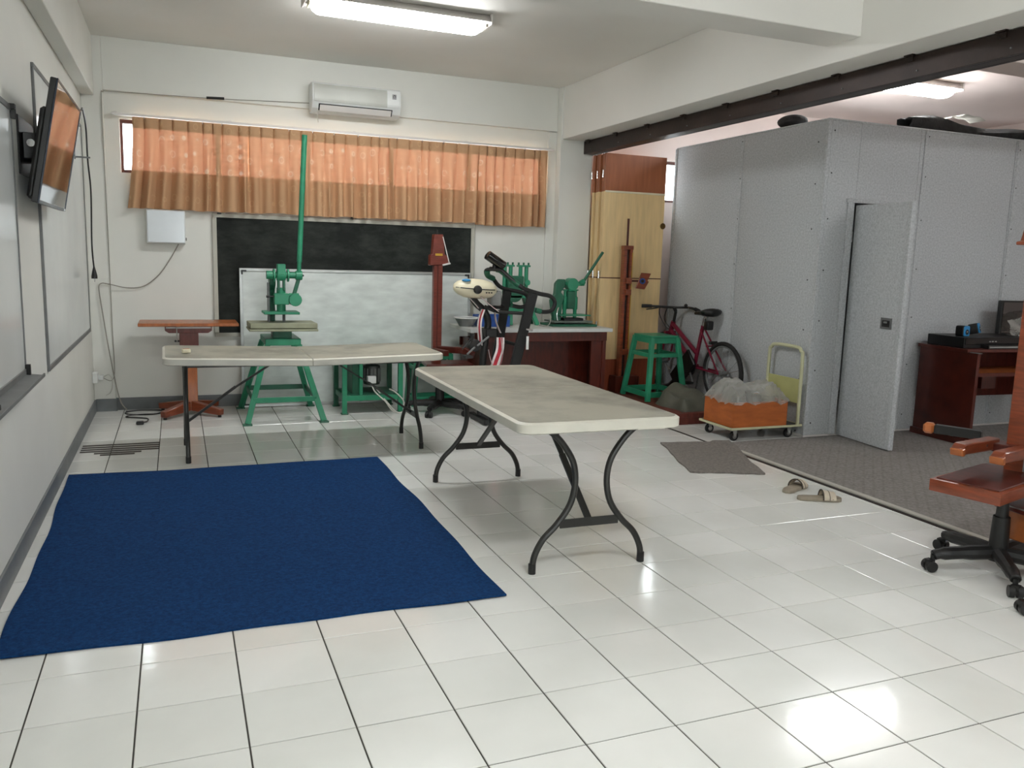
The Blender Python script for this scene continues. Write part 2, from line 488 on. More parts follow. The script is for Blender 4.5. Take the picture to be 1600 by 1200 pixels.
def tag(o, label=None, cat=None, group=None, kind=None):
    if label: o['label'] = label
    if cat: o['category'] = cat
    if group: o['group'] = group
    if kind: o['kind'] = kind
    return o

def thing(name, label, cat, loc=(0, 0, 0), rz=0.0, group=None):
    o = bpy.data.objects.new(name, None)
    COL.objects.link(o)
    o.empty_display_size = 0.1
    o.location = loc; o.rotation_euler = (0, 0, rz)
    ROOTM[o.name] = Matrix.Translation(loc) @ Matrix.Rotation(rz, 4, 'Z')
    return tag(o, label, cat, group)

def part(name, mb, m, parent, bevel=0.0, seg=1, smooth=35, label=None, world=False, kind=None, recalc=True):
    """one mesh object; under a thing, or under a part (same frame as its thing)"""
    xf = None
    if parent is not None and world:
        xf = ROOTM[parent.name].inverted()
    o = bpy.data.objects.new(name, mesh_of(name, mb, bevel, seg, smooth, xf, recalc))
    COL.objects.link(o)
    o.data.materials.append(m)
    if parent is not None:
        o.parent = parent
        ROOTM[o.name] = ROOTM.get(parent.name, Matrix())
    else:
        ROOTM[o.name] = Matrix()
    if label: o['label'] = label
    if kind: o['kind'] = kind
    return o

def single(name, mb, m, label, cat, group=None, **k):
    return tag(part(name, mb, m, None, **k), label, cat, group)

def struct(name, mb, m, parent=None, **k):
    o = part(name, mb, m, parent, **k)
    if parent is None:
        o['kind'] = 'structure'
    return o

def copy_tree(o, parent=None):
    c = o.copy(); COL.objects.link(c); c.parent = parent
    ROOTM[c.name] = ROOTM.get(o.name, Matrix()).copy()
    for ch in list(o.children):
        copy_tree(ch, c)
    return c

# ------------------------------------------------------------------ the room shell
XL, YB, XR, YF, ZC = -0.22, 4.82, 9.2, -6.6, 3.02
floor = struct('floor', MB().box(XL - 0.2, XR + 0.2, YF - 0.2, YB + 0.2, -0.15, -0.0035), GROUT, smooth=0)
T = 0.30
def tile_mb(x0, x1, y0, y1):
    """one tile: chamfered slab"""
    g = 0.0024; b = 0.0014
    x0 += g; x1 -= g; y0 += g; y1 -= g
    vs = []
    for z, i in ((-0.01, 0), (-0.0016, 0), (0.0, b)):
        vs += [(x0 + i, y0 + i, z), (x1 - i, y0 + i, z), (x1 - i, y1 - i, z), (x0 + i, y1 - i, z)]
    fs = [(8, 9, 10, 11)]
    for r in (0, 4):
        for k in range(4):
            fs.append((r + k, r + (k + 1) % 4, r + 4 + (k + 1) % 4, r + 4 + k))
    return vs, fs
TILE_X1 = 4.236
cells = []
def add_cells(xa, xb, ya, yb):
    i0 = math.floor(xa / T + 1e-6); i1 = math.ceil(xb / T - 1e-6)
    j0 = math.floor(ya / T + 1e-6); j1 = math.ceil(yb / T - 1e-6)
    for i in range(i0, i1):
        for j in range(j0, j1):
            x0 = max(i * T, xa); x1 = min((i + 1) * T, xb); y0 = max(j * T, ya); y1 = min((j + 1) * T, yb)
            if x1 - x0 > 0.012 and y1 - y0 > 0.012:
                cells.append((x0, x1, y0, y1))
add_cells(XL, TILE_X1, YF, YB)
add_cells(4.256, XR, 2.36, YB)
def view_size(c):
    """rough size of a tile in the view, 0 when it lies outside"""
    p = Vector(((c[0] + c[1]) / 2, (c[2] + c[3]) / 2, 0)) - CAM
    d = p.dot(fwd)
    if d < 0.3:
        return 0
    u = p.dot(r2) / d * FPX; v = p.dot(d2) / d * FPX
    if abs(u) > 860 or v > 660:
        return 0
    return (c[1] - c[0]) * (c[3] - c[2]) / d ** 3
# tiles hidden for good under the rug are left to the joined remainder
def covered(c):
    return c[0] > -0.12 and c[1] < 1.62 and c[2] > 0.22 and c[3] < 2.55
rank = sorted(cells, key=lambda c: -(0 if covered(c) else view_size(c)))
mesh_cache = {}
for c in rank[:300]:
    key = (round(c[1] - c[0], 4), round(c[3] - c[2], 4))
    if key not in mesh_cache:
        mb = MB(); mb.add(*tile_mb(0, key[0], 0, key[1]))
        me = mesh_of('tile', mb, smooth=0, recalc=False); me.materials.append(TILE)
        mesh_cache[key] = me
    o = bpy.data.objects.new('tile', mesh_cache[key])
    COL.objects.link(o); o.parent = floor
    o.location = (c[0], c[2], random.uniform(-0.0003, 0.0003))
rest = MB()
for c in rank[300:]:
    rest.add(*tile_mb(*c))
part('distant_tiles', rest, TILE, floor, smooth=0, kind='stuff', recalc=False, label='white floor tiles farther off')
part('floor_track', MB().box(4.238, 4.254, YF, YB, -0.004, 0.0025), STEEL_DARK, floor, label='dark steel floor track of the folding partition')

def wall_with_hole(x0, x1, z0, z1, hx0, hx1, hz0, hz1, ya, yb):
    m = MB()
    m.box(x0, hx0, ya, yb, z0, z1); m.box(hx1, x1, ya, yb, z0, z1)
    m.box(hx0, hx1, ya, yb, z0, hz0); m.box(hx0, hx1, ya, yb, hz1, z1)
    return m
struct('wall_left', MB().box(XL - 0.15, XL, YF, YB + 0.18, 0, ZC), WALL, smooth=0)
struct('wall_back', wall_with_hole(XL, 4.28, 0, ZC, 0.05, 3.84, 1.975, 2.405, YB, YB + 0.16), WALL, smooth=0)
struct('wall_back_right', wall_with_hole(4.28, XR, 0, ZC, 4.5, 8.8, 2.0, 2.425, YB, YB + 0.16), PINK, smooth=0)
struct('wall_right', MB().box(XR, XR + 0.15, YF, YB + 0.18, 0, ZC), PINK, smooth=0)
struct('wall_front', wall_with_hole(XL - 0.15, 4.3, 0, ZC, 0.6, 2.8, 1.2, 2.05, YF - 0.15, YF), WALL, smooth=0)
struct('wall_front_right', wall_with_hole(4.3, XR + 0.15, 0, ZC, 7.4, 8.8, 1.2, 2.05, YF - 0.15, YF), WALL, smooth=0)
struct('ceiling', MB().box(XL - 0.15, 4.2, YF - 0.15, YB + 0.18, ZC, ZC + 0.12), CEIL, smooth=0)
struct('ceiling_right', MB().box(4.2, XR + 0.15, YF - 0.15, YB + 0.18, ZC, ZC + 0.12), PINK, smooth=0)
struct('pilaster_left', MB().box(XL, -0.06, 4.78, YB, 0, ZC), WALL, bevel=0.003)
struct('pilaster_right', MB().box(3.95, 4.3, 4.70, YB, 0, ZC).box(3.86, 3.95, 4.795, YB, 0, 2.6), WALL, bevel=0.003)
struct('ceiling_beam_back', MB().box(-0.06, 3.95, 4.785, YB, 2.61, ZC), WALL, bevel=0.003)
struct('ceiling_beam_left', MB().box(XL, -0.125, YF, 4.78, 2.56, ZC), WALL, bevel=0.004)
struct('ceiling_beam_long', MB().box(3.97, 4.46, YF, YB, 2.53, ZC), CEIL, bevel=0.004)
struct('ceiling_beam_cross', MB().box(-0.125, 3.97, 0.89, 1.15, 2.63, ZC), CEIL, bevel=0.004)
struct('ceiling_beam_cross_right', MB().box(4.46, XR, 0.89, 1.15, 2.63, ZC), PINK, bevel=0.004)
struct('baseboard_left', MB().box(XL, XL + 0.012, YF, 4.78, 0, 0.10), BASEB, bevel=0.002)
struct('baseboard_back', MB().box(XL + 0.012, -0.048, 4.768, 4.78, 0, 0.105).box(-0.06, 3.95, YB - 0.012, YB, 0, 0.105), BASEB, bevel=0.002)

# steel channel of the sliding partition under the long beam
tr = struct('trim_1', MB().box(4.2, 4.225, YF, 4.78, 2.405, 2.525), STEEL_DARK, bevel=0.002)
part('lower_flange', MB().box(4.225, 4.30, YF, 4.78, 2.405, 2.42), STEEL_DARK, tr, bevel=0.002)
part('rear_web', MB().box(4.30, 4.325, YF, 4.78, 2.405, 2.525), STEEL_DARK, tr, bevel=0.002)
for k, y in enumerate((4.6, 4.05, 3.5, 2.95, 2.4, 1.85, 1.3, 0.75, 0.2, -0.35)):
    part('clip', MB().box(4.188, 4.2, y - 0.02, y + 0.02, 2.495, 2.53).box(4.175, 4.2, y - 0.03, y + 0.03, 2.522, 2.53), STEEL_DARK, tr, bevel=0.0015)
    part('bolt', MB().cyl((4.2, y - 0.05, 2.44), (4.194, y - 0.05, 2.44), 0.004, n=8), ALU_GREY, tr)
# carpet edging
struct('trim_2', MB().box(4.275, 4.315, YF, 2.33, -0.0035, 0.010), mat('edging_strip', (186, 182, 172), 0.45), bevel=0.003)

single('carpet', MB().box(4.31, XR, YF, 2.36, -0.0035, 0.007), CARPET,
       'grey patterned carpet covering the adjoining room floor', 'carpet', smooth=0)

# ------------------------------------------------------------------ windows
def window(name, x0, x1, z0, z1, n, y):
    r = struct(name, MB().box(x0, x1, y, y + 0.05, z0, z0 + 0.03).box(x0, x1, y, y + 0.05, z1 - 0.03, z1)
               .box(x0, x0 + 0.02, y, y + 0.05, z0 + 0.03, z1 - 0.03).box(x1 - 0.02, x1, y, y + 0.05, z0 + 0.03, z1 - 0.03), BROWN_FRAME, bevel=0.002)
    for k in range(n):
        a = x0 + (x1 - x0) * k / n; b = x0 + (x1 - x0) * (k + 1) / n
        if k:
            part('mullion', MB().box(a - 0.018, a + 0.018, y + 0.002, y + 0.048, z0 + 0.03, z1 - 0.03), BROWN_FRAME, r, bevel=0.002)
        part('pane', MB().box(a + 0.018, b - 0.018, y + 0.022, y + 0.027, z0 + 0.03, z1 - 0.03), GLASS, r, smooth=0)
    return r
window('window_1', 0.05, 3.84, 1.975, 2.405, 5, 4.89)
window('window_2', 4.5, 8.8, 2.0, 2.425, 4, 4.89)
window('window_3', 0.6, 2.8, 1.2, 2.05, 4, YF - 0.10)
window('added_fill_window', 7.4, 8.8, 1.2, 2.05, 4, YF - 0.10)  # unseen window added behind the viewer to let in frontal fill daylight

# ------------------------------------------------------------------ ceiling lamps
def ceiling_lamp(x, y, label, L=1.23):
    t = thing('ceiling_lamp', label, 'lamp', (x, y, ZC), 0, 'fluorescent ceiling lamps')
    h = L / 2
    part('housing', MB().prism([(-0.075, 0), (0.075, 0), (0.118, -0.055), (-0.118, -0.055)], 'x', -h, h), WHITE_M, t, bevel=0.003)
    # glowing cover with rounded ends
    n = 18; ring = []
    prof = [(1.0, -0.056), (0.95, -0.075), (0.8, -0.098), (0.5, -0.116)]
    mb = MB()
    def outline(s):
        o = []
        for k in range(n):
            a = 2 * pi * (k + 0.5) / n
            cx = (h - 0.10) if cos(a) > 0 else -(h - 0.10)
            o.append((cx + 0.075 * s * cos(a), 0.108 * s * sin(a)))
        return o
    vs = []; fs = []
    for s_, z in prof:
        vs += [(u, v, z) for u, v in outline(s_)]
    for i in range(len(prof) - 1):
        for k in range(n):
            fs.append((i * n + k, i * n + (k + 1) % n, (i + 1) * n + (k + 1) % n, (i + 1) * n + k))
    fs += [tuple(range(n - 1, -1, -1)), tuple((len(prof) - 1) * n + k for k in range(n))]
    mb.add(vs, fs)
    part('diffuser', mb, GLOW, t)
    for sx in (-1, 1):
        part('end_cap', MB().box(min(sx * h, sx * (h + 0.012)), max(sx * h, sx * (h + 0.012)), -0.118, 0.118, -0.07, 0), WHITE_M, t, bevel=0.003)
        part('lamp_holder', MB().box(min(sx * (h - 0.015), sx * (h - 0.03)), max(sx * (h - 0.015), sx * (h - 0.03)), -0.06, 0.06, -0.08, -0.055), CREAM, t, bevel=0.003)
    return t
ceiling_lamp(1.88, 2.88, 'lit fluorescent ceiling lamp above the two folding tables')
ceiling_lamp(6.33, 2.88, 'lit fluorescent ceiling lamp over the grey felt booth')
ceiling_lamp(1.9, -1.7, 'lit fluorescent ceiling lamp nearest the viewer on the left')
ceiling_lamp(6.72, -1.0, 'lit fluorescent ceiling lamp in the carpeted room near the viewer')
ceiling_lamp(1.9, -5.0, 'lit fluorescent ceiling lamp at the near end of the tiled room')

# ------------------------------------------------------------------ curtains and rail
rail = thing('curtain_rail', 'thin white curtain rail above the long window', 'curtain rail', (0, 4.74, 2.425))
part('rail', MB().box(0.0, 3.9, -0.012, 0.012, -0.008, 0.012), WHITE_M, rail, bevel=0.002)
for x in (0.03, 0.9, 1.95, 3.0, 3.87):
    part('bracket', MB().box(x - 0.012, x + 0.012, 0.0, 0.075 if x < 3.88 else 0.03, 0.004, 0.02), WHITE_M, rail, bevel=0.002)

def curtain(x0, x1, label, seed, bot=1.69, flare=0.0, n_pl=None):
    rnd = random.Random(seed)
    w = x1 - x0
    n_pl = n_pl or max(3, int(w / 0.105))
    ph = [0.0]; widths = [rnd.uniform(0.7, 1.4) for _ in range(n_pl)]
    tot = sum(widths); edges = [0]
    for q in widths:
        edges.append(edges[-1] + q / tot)
    amps = [rnd.uniform(0.55, 1.25) for _ in range(n_pl)]
    skew = [rnd.uniform(-0.3, 0.3) for _ in range(n_pl)]
    drop = [rnd.uniform(-0.008, 0.006) for _ in range(n_pl + 1)]
    K = 10
    nu = n_pl * K; nv = 16
    t = thing('curtain', label, 'curtain', (0, 0, 0), 0, 'pleated peach curtains on the long window')
    def fold(i, v):
        p = min(i // K, n_pl - 1); f = (i - p * K) / K
        s = edges[p] + (edges[p + 1] - edges[p]) * f
        g = (f + skew[p] * f * (1 - f)) % 1.0001
        wav = -cos(2 * pi * g)
        sharp = 1 if wav > 0 else -1
        wav = sharp * abs(wav) ** 0.7
        top = (0.012 * (1 if 0.08 < f < 0.92 else -1.2))
        low = 0.042 * amps[p] * wav
        k = min(1, v * 1.6)
        y = 4.738 - (top * (1 - k) + low * k) + 0.012 * sin(5 * s + 3 * v + seed)
        x = x0 + w * s + flare * (1 - s) * v * v + 0.012 * skew[p] * v * sin(2 * pi * f) * 3
        zb = bot + drop[p] * (1 - f) + drop[p + 1] * f
        return x, y, 2.412 + (zb - 2.412) * v
    vs = []; fs = []
    for j in range(nv + 1):
        for i in range(nu + 1):
            vs.append(fold(i, j / nv))
    for j in range(nv):
        for i in range(nu):
            a = j * (nu + 1) + i
            fs.append((a, a + 1, a + nu + 2, a + nu + 1))
    mb = MB(); mb.add(vs, fs)
    part('cloth', mb, CURTAIN, t, smooth=70, recalc=False)
    # doubled heading tape and hem behind the cloth
    hb = MB(); v2 = []; f2 = []
    for j, vv in enumerate((0.0, 0.06, 0.12)):
        for i in range(nu + 1):
            x, y, z = fold(i, vv); v2.append((x, y + 0.004, z))
    for j in range(2):
        for i in range(nu):
            a = j * (nu + 1) + i
            f2.append((a, a + 1, a + nu + 2, a + nu + 1))
    hb.add(v2, f2)
    part('heading_tape', hb, mat('buckram', (176, 140, 104), 0.9, var=0.06), t, smooth=70, recalc=False)
    for p in range(1, n_pl, 2):
        x, y, z = fold(p * K, 0.0)
        part('hook', MB().cyl((x, 4.745, 2.40), (x, 4.745, 2.425), 0.004, n=6), CHROME, t)
    return t
curtain(0.15, 1.06, 'peach pleated curtain at the left end of the window above the white panel box', 3, 1.688, -0.06, 9)
curtain(1.05, 3.13, 'wide middle peach pleated curtain behind the tall green lever', 11, 1.695, 0.0, 20)
curtain(3.12, 3.83, 'narrow peach pleated curtain at the window end nearest the corner pilaster', 5, 1.682, 0.0, 8)

# ------------------------------------------------------------------ air conditioner
ac = thing('air_conditioner', 'white wall-mounted air conditioner wrapped in plastic film above the curtains', 'air conditioner', (1.945, 4.785, 2.69))
part('body', MB().prism([(0, -0.12), (0, 0.12), (-0.165, 0.12), (-0.195, 0.085), (-0.2, -0.03), (-0.165, -0.095), (-0.11, -0.12)], 'x', -0.385, 0.385), WHITE_P, ac, bevel=0.006, seg=2)
part('front_panel', MB().prism([(-0.19, 0.105), (-0.203, 0.07), (-0.207, -0.02), (-0.2, -0.04), (-0.196, -0.04), (-0.198, 0.07), (-0.185, 0.1)], 'x', -0.37, 0.37), WHITE_P, ac, bevel=0.002)
part('louver', MB().beam((-0.32, -0.175, -0.09), (0.3, -0.175, -0.09), 0.006, 0.055, up=(0, 0.55, -0.8)), WHITE_M, ac, bevel=0.002)
part('air_outlet', MB().beam((-0.33, -0.168, -0.082), (0.31, -0.168, -0.082), 0.012, 0.06, up=(0, 0.55, -0.8)), BLACK, ac)
rr = random.Random(4)
crump = [[rr.uniform(-1, 1) for _ in range(40)] for _ in range(40)]
def film_fn(u, v):
    i = int(u * 26); j = int(v * 8)
    return (-0.372 + 0.63 * u, -0.2105 - 0.0016 * (1 + sin(9 * u + 3 * v)) - 0.0012 * crump[j + 9][i] + (0.012 if v > 0.9 else 0), -0.045 + 0.145 * v)
part('plastic_film', MB().grid(film_fn, 26, 8), FILM, ac, smooth=80, label='crumpled clear protective film')
part('display', MB().box(0.305, 0.34, -0.2105, -0.203, 0.03, 0.072), mat('grey_badge', (150, 150, 152), 0.4), ac, bevel=0.001)
part('emblem', MB().tube([(0.322 + 0.010 * cos(a * 0.3), -0.2115, 0.051 + 0.012 * sin(a * 0.3)) for a in range(-2, 15)], 0.0022, n=6), BLACK, ac)
part('cord', MB().tube([(-0.33, -0.15, -0.11), (-0.335, -0.15, -0.16), (-0.328, -0.145, -0.21)], 0.004, n=6, sub=4), WIRE_W, ac)

# ------------------------------------------------------------------ boards on the back wall
def framed_board(name, label, cat, w, h, panel_m, frame_m, fw, loc, rz, corner=None, th=0.03, tilt=0.0):
    """board standing in local x (width) and z (height), facing -y; tilt leans its top backwards"""
    t = thing(name, label, cat, loc, rz)
    R_ = Matrix.Rotation(-tilt, 4, 'X')
    def P(nm, m, mt, **k):
        m.v = [tuple(R_ @ Vector(v)) for v in m.v]
        return part(nm, m, mt, t, **k)
    P('panel', MB().box(fw * 0.6, w - fw * 0.6, -th * 0.6, -th * 0.15, fw * 0.6, h - fw * 0.6), panel_m, smooth=0)
    for z in (0, h - fw):
        P('frame_rail', MB().box(0, w, -th, 0, z, z + fw), frame_m, bevel=0.002)
    for x in (0, w - fw):
        P('frame_stile', MB().box(x, x + fw, -th, 0, fw, h - fw), frame_m, bevel=0.002)
    if corner:
        for x in (0, w):
            for z in (0, h):
                sx = 1 if x == 0 else -1; sz = 1 if z == 0 else -1
                m = MB()
                a, b = sorted((x + 0.016 * sx, x + 0.06 * sx)); c, d = sorted((z + 0.016 * sz, z + 0.03 * sz))
                m.box(a, b, -th - 0.003, -th + 0.004, c, d)
                a, b = sorted((x + 0.016 * sx, x + 0.03 * sx)); c, d = sorted((z + 0.03 * sz, z + 0.055 * sz))
                m.box(a, b, -th - 0.003, -th + 0.004, c, d)
                P('corner_piece', m, corner)
    return t, P
bb, P = framed_board('chalkboard', 'large black chalkboard in a pale frame hung below the curtains', 'chalkboard', 2.375, 1.06, SLATE,
                     mat('pale_board_frame', (186, 184, 172), 0.5, var=0.06), 0.035, (0.742, YB, 0.62), 0)
P('hanger_clip', MB().box(1.185, 1.205, -0.035, -0.01, 1.055, 1.09), BLACK, bevel=0.002)
P('hanger_clip', MB().box(0.04, 0.075, -0.04, -0.02, 1.052, 1.066), BLACK, bevel=0.002)
framed_board('whiteboard', 'worn whiteboard standing on the floor leaning against the chalkboard', 'whiteboard', 2.12, 1.22, BOARD_OLD, ALU, 0.026,
             (0.95, 4.715, 0.002), 0, corner=BLACK, th=0.022, tilt=0.045)

# panel box under the curtain
pb = thing('panel_box', 'white glossy electrical panel box on the wall under the left curtain', 'panel box', (0.377, YB, 1.548))
part('body', MB().box(-0.15, 0.15, -0.085, 0, -0.137, 0.137), WHITE_P, pb, bevel=0.004)
part('door', MB().box(-0.143, 0.143, -0.095, -0.084, -0.13, 0.13), mat('glossy_white_door', (222, 228, 232), 0.12, var=0.02), pb, bevel=0.003)
part('latch', MB().box(0.148, 0.157, -0.07, -0.05, -0.11, -0.085), BLACK, pb, bevel=0.002)

# ------------------------------------------------------------------ left wall: whiteboards, television
def side_board(label, y0, y1, z0, z1, tray, fm):
    t = thing('whiteboard', label, 'whiteboard', (XL, y0, z0))
    w = y1 - y0; h = z1 - z0; f = 0.016
    part('panel', MB().box(0.003, 0.009, f * 0.6, w - f * 0.6, f * 0.6, h - f * 0.6), BOARD_W, t, smooth=0)
    part('frame_rail', MB().box(0, 0.014, 0, w, 0, f * 1.9), fm, t, bevel=0.002)
    part('frame_rail', MB().box(0, 0.014, 0, w, h - f * 1.6, h), fm, t, bevel=0.002)
    part('frame_stile', MB().box(0, 0.014, 0, f, f * 1.9, h - f * 1.6), fm, t, bevel=0.002)
    part('frame_stile', MB().box(0, 0.014, w - f, w, f * 1.9, h - f * 1.6), fm, t, bevel=0.002)
    if tray:
        part('pen_tray', MB().prism([(0.0, -0.005), (0.085, -0.012), (0.085, 0.004), (0.078, 0.004), (0.076, -0.004), (0.0, 0.004)], 'y', 0.02, w + 0.02), ALU_GREY, t, bevel=0.001)
        part('corner_piece', MB().box(0.0, 0.031, w - 0.035, w + 0.003, h - 0.02, h + 0.003).box(0.0, 0.031, w - 0.016, w + 0.003, h - 0.06, h - 0.02), BLACK, t, bevel=0.001)
        part('corner_piece', MB().box(0.0, 0.031, w - 0.016, w + 0.003, 0, 0.05), BLACK, t, bevel=0.001)
    return t
side_board('whiteboard with a grey pen tray on the left wall nearest the viewer', -0.9, 1.50, 0.775, 1.975, True, ALU_GREY)
side_board('tall whiteboard in a grey frame on the left wall behind the television', 2.23, 4.60, 0.69, 2.30, False, ALU_GREY)
er = thing('board_eraser', 'dark felt eraser lying on the pen tray of the near whiteboard', 'eraser', (XL + 0.048, 0.50, 0.779))
part('felt_pad', MB().box(-0.022, 0.022, -0.05, 0.05, 0, 0.022), DARKCLOTH, er, bevel=0.003)
part('grip', MB().box(-0.016, 0.016, -0.05, 0.05, 0.022, 0.035), ORANGE_W, er, bevel=0.004)

tv = thing('television', 'flat black television tilted down on a bracket on the left wall', 'television', (-0.073, 2.01, 1.835))
R_ = Matrix.Rotation(rad(10.65), 4, 'Y')
def TP(nm, m, mt, par=tv, **k):
    m.v = [tuple(R_ @ Vector(v)) for v in m.v]
    return part(nm, m, mt, par, **k)
TW, TH = 0.487, 0.282
TP('cabinet', MB().box(-0.03, -0.002, -TW, TW, -TH, TH), BLACK, bevel=0.004)
TP('rear_housing', MB().box(-0.062, -0.03, -TW * 0.86, TW * 0.86, -TH * 0.95, TH * 0.55), BLACK, bevel=0.012)
TP('screen', MB().box(-0.003, 0.0, -TW + 0.010, TW - 0.010, -TH + 0.016, TH - 0.010), SCREEN, smooth=0)
bz = TP('bezel', MB().box(-0.004, 0.003, -TW, TW, TH - 0.010, TH).box(-0.004, 0.003, -TW, TW, -TH, -TH + 0.016)
   .box(-0.004, 0.003, -TW, -TW + 0.010, -TH + 0.016, TH - 0.010).box(-0.004, 0.003, TW - 0.010, TW, -TH + 0.016, TH - 0.010), mat('blue_black_bezel', (40, 48, 62), 0.25, var=0.05), bevel=0.001)
TP('badge', MB().box(0.003, 0.0045, TW - 0.06, TW - 0.02, -TH + 0.003, -TH + 0.012), CHROME)
part('wall_plate', MB().box(-0.1465, -0.138, -0.32, 0.12, -0.14, 0.13), BLACK, tv, bevel=0.002)
part('bracket_arm', MB().beam((-0.14, -0.22, 0.0), (-0.05, -0.2, 0.0), 0.05, 0.12), BLACK, tv, bevel=0.003)
part('bracket_arm', MB().beam((-0.14, 0.02, 0.0), (-0.05, 0.04, 0.0), 0.05, 0.12), BLACK, tv, bevel=0.003)
part('tilt_knob', MB().cyl((-0.10, -0.26, 0.01), (-0.10, -0.235, 0.01), 0.018, n=12), CHROME, tv)

cable = thing('power_cable', 'black television power cable hanging down the left wall with a loose plug', 'cable', (-0.15, 4.3, 1.12))
part('cord', MB().tube([(-0.13, 2.4, 1.95), (-0.15, 2.9, 2.05), (-0.15, 3.6, 2.2), (-0.15, 4.0, 2.33), (-0.15, 4.12, 2.345), (-0.15, 4.29, 2.24), (-0.15, 4.32, 2.01), (-0.15, 4.46, 1.785), (-0.15, 4.34, 1.39), (-0.15, 4.43, 1.2)], 0.006, n=7, sub=6), BLACK, cable, world=True)
part('plug', MB().lathe([(0.006, 0.09), (0.010, 0.075), (0.016, 0.05), (0.022, 0.02), (0.022, 0.0)], (-0.15, 4.43, 1.12), 'z', 12), BLACK, cable, world=True)
for s in (-1, 1):
    part('pin', MB().cyl((-0.15, 4.43 + s * 0.01, 1.12), (-0.15, 4.43 + s * 0.01, 1.095), 0.003, n=6), CHROME, cable, world=True)
part('wall_hook', MB().box(-0.22, -0.11, 4.05, 4.062, 2.0, 2.012).box(-0.22, -0.205, 4.04, 4.075, 1.99, 2.06), ALU_GREY, cable, world=True, bevel=0.002)

so = thing('wall_socket', 'white wall socket box low on the left wall in the corner', 'socket', (XL, 4.70, 0.30))
part('box', MB().box(0, 0.04, -0.045, 0.045, -0.045, 0.045), WHITE_P, so, bevel=0.006)
part('face', MB().cyl((0.04, 0, 0), (0.045, 0, 0), 0.026, n=18), WHITE_P, so)
part('plug', MB().box(0.043, 0.08, -0.02, 0.02, -0.02, 0.02), WHITE_P, so, bevel=0.004)
part('cord', MB().tube([(0.08, 0.0, 0.0), (0.12, 0.01, 0.02), (0.145, 0.03, -0.04), (0.13, 0.045, -0.13), (0.09, 0.05, -0.16)], 0.004, n=6, sub=5), WIRE_W, so)

# surface wiring
single('conduit_wire', MB().tube([(1.56, 4.775, 2.655), (0.8, 4.776, 2.62), (0.5, 4.776, 2.612), (0.0, 4.776, 2.60), (-0.055, 4.77, 2.59), (-0.07, 4.77, 2.5), (-0.065, 4.772, 1.6), (-0.062, 4.772, 0.7), (-0.065, 4.772, 0.29), (-0.15, 4.772, 0.285)], 0.0032, n=6, sub=5), WIRE,
       'thin grey wire running down the corner pilaster from the air conditioner', 'wire')
single('wire_joint', MB().tube([(0.72, 4.768, 2.618), (0.86, 4.768, 2.625)], 0.011, n=8), BLACK, 'black taped joint in the wire above the curtain', 'wire joint')
single('panel_box_cable', MB().tube([(0.47, 4.80, 1.41), (0.40, 4.80, 1.28), (0.31, 4.80, 1.15), (0.19, 4.795, 1.052), (0.06, 4.79, 1.036), (-0.07, 4.765, 1.065), (-0.13, 4.76, 1.07), (-0.148, 4.76, 1.02), (-0.125, 4.755, 0.8), (-0.09, 4.75, 0.5), (-0.03, 4.74, 0.12), (0.03, 4.72, 0.012)], 0.0045, n=7, sub=5), WIRE,
       'grey cable drooping from the panel box to the floor', 'cable')
fc = thing('coiled_cable', 'loose coil of thin black cable on the floor in the back corner', 'cable', (0.15, 4.55, 0.0))
part('cord', MB().tube([(0.02, 4.70, 0.006), (0.12, 4.74, 0.006), (0.28, 4.70, 0.007), (0.33, 4.6, 0.006), (0.2, 4.52, 0.006), (0.05, 4.56, 0.007), (0.02, 4.66, 0.006), (0.14, 4.7, 0.012), (0.3, 4.64, 0.012), (0.26, 4.52, 0.012), (0.1, 4.5, 0.012), (0.03, 4.45, 0.006), (0.15, 4.38, 0.006), (0.2, 4.33, 0.006), (0.195, 4.22, 0.006), (0.165, 4.16, 0.012)], 0.005, n=6, sub=5), BLACK, fc, world=True)
part('plug', MB().box(0.12, 0.175, 4.115, 4.16, 0.0, 0.026), BLACK, fc, world=True, bevel=0.006)

# dark tape strips on the floor
tp = thing('tape_strip_set', 'dark brown tape strips stuck on the floor tiles by the left wall', 'tape', (0, 3.3, 0))
for (xa, xb, y) in ((-0.19, 0.30, 3.44), (-0.19, 0.30, 3.375), (-0.19, 0.30, 3.31), (-0.19, 0.30, 3.25), (-0.1, 0.19, 3.19), (-0.06, 0.15, 3.135)):
    part('strip', MB().box(xa, xb, y - 0.017, y + 0.017, 0.0003, 0.0014), TAPE, tp, world=True)

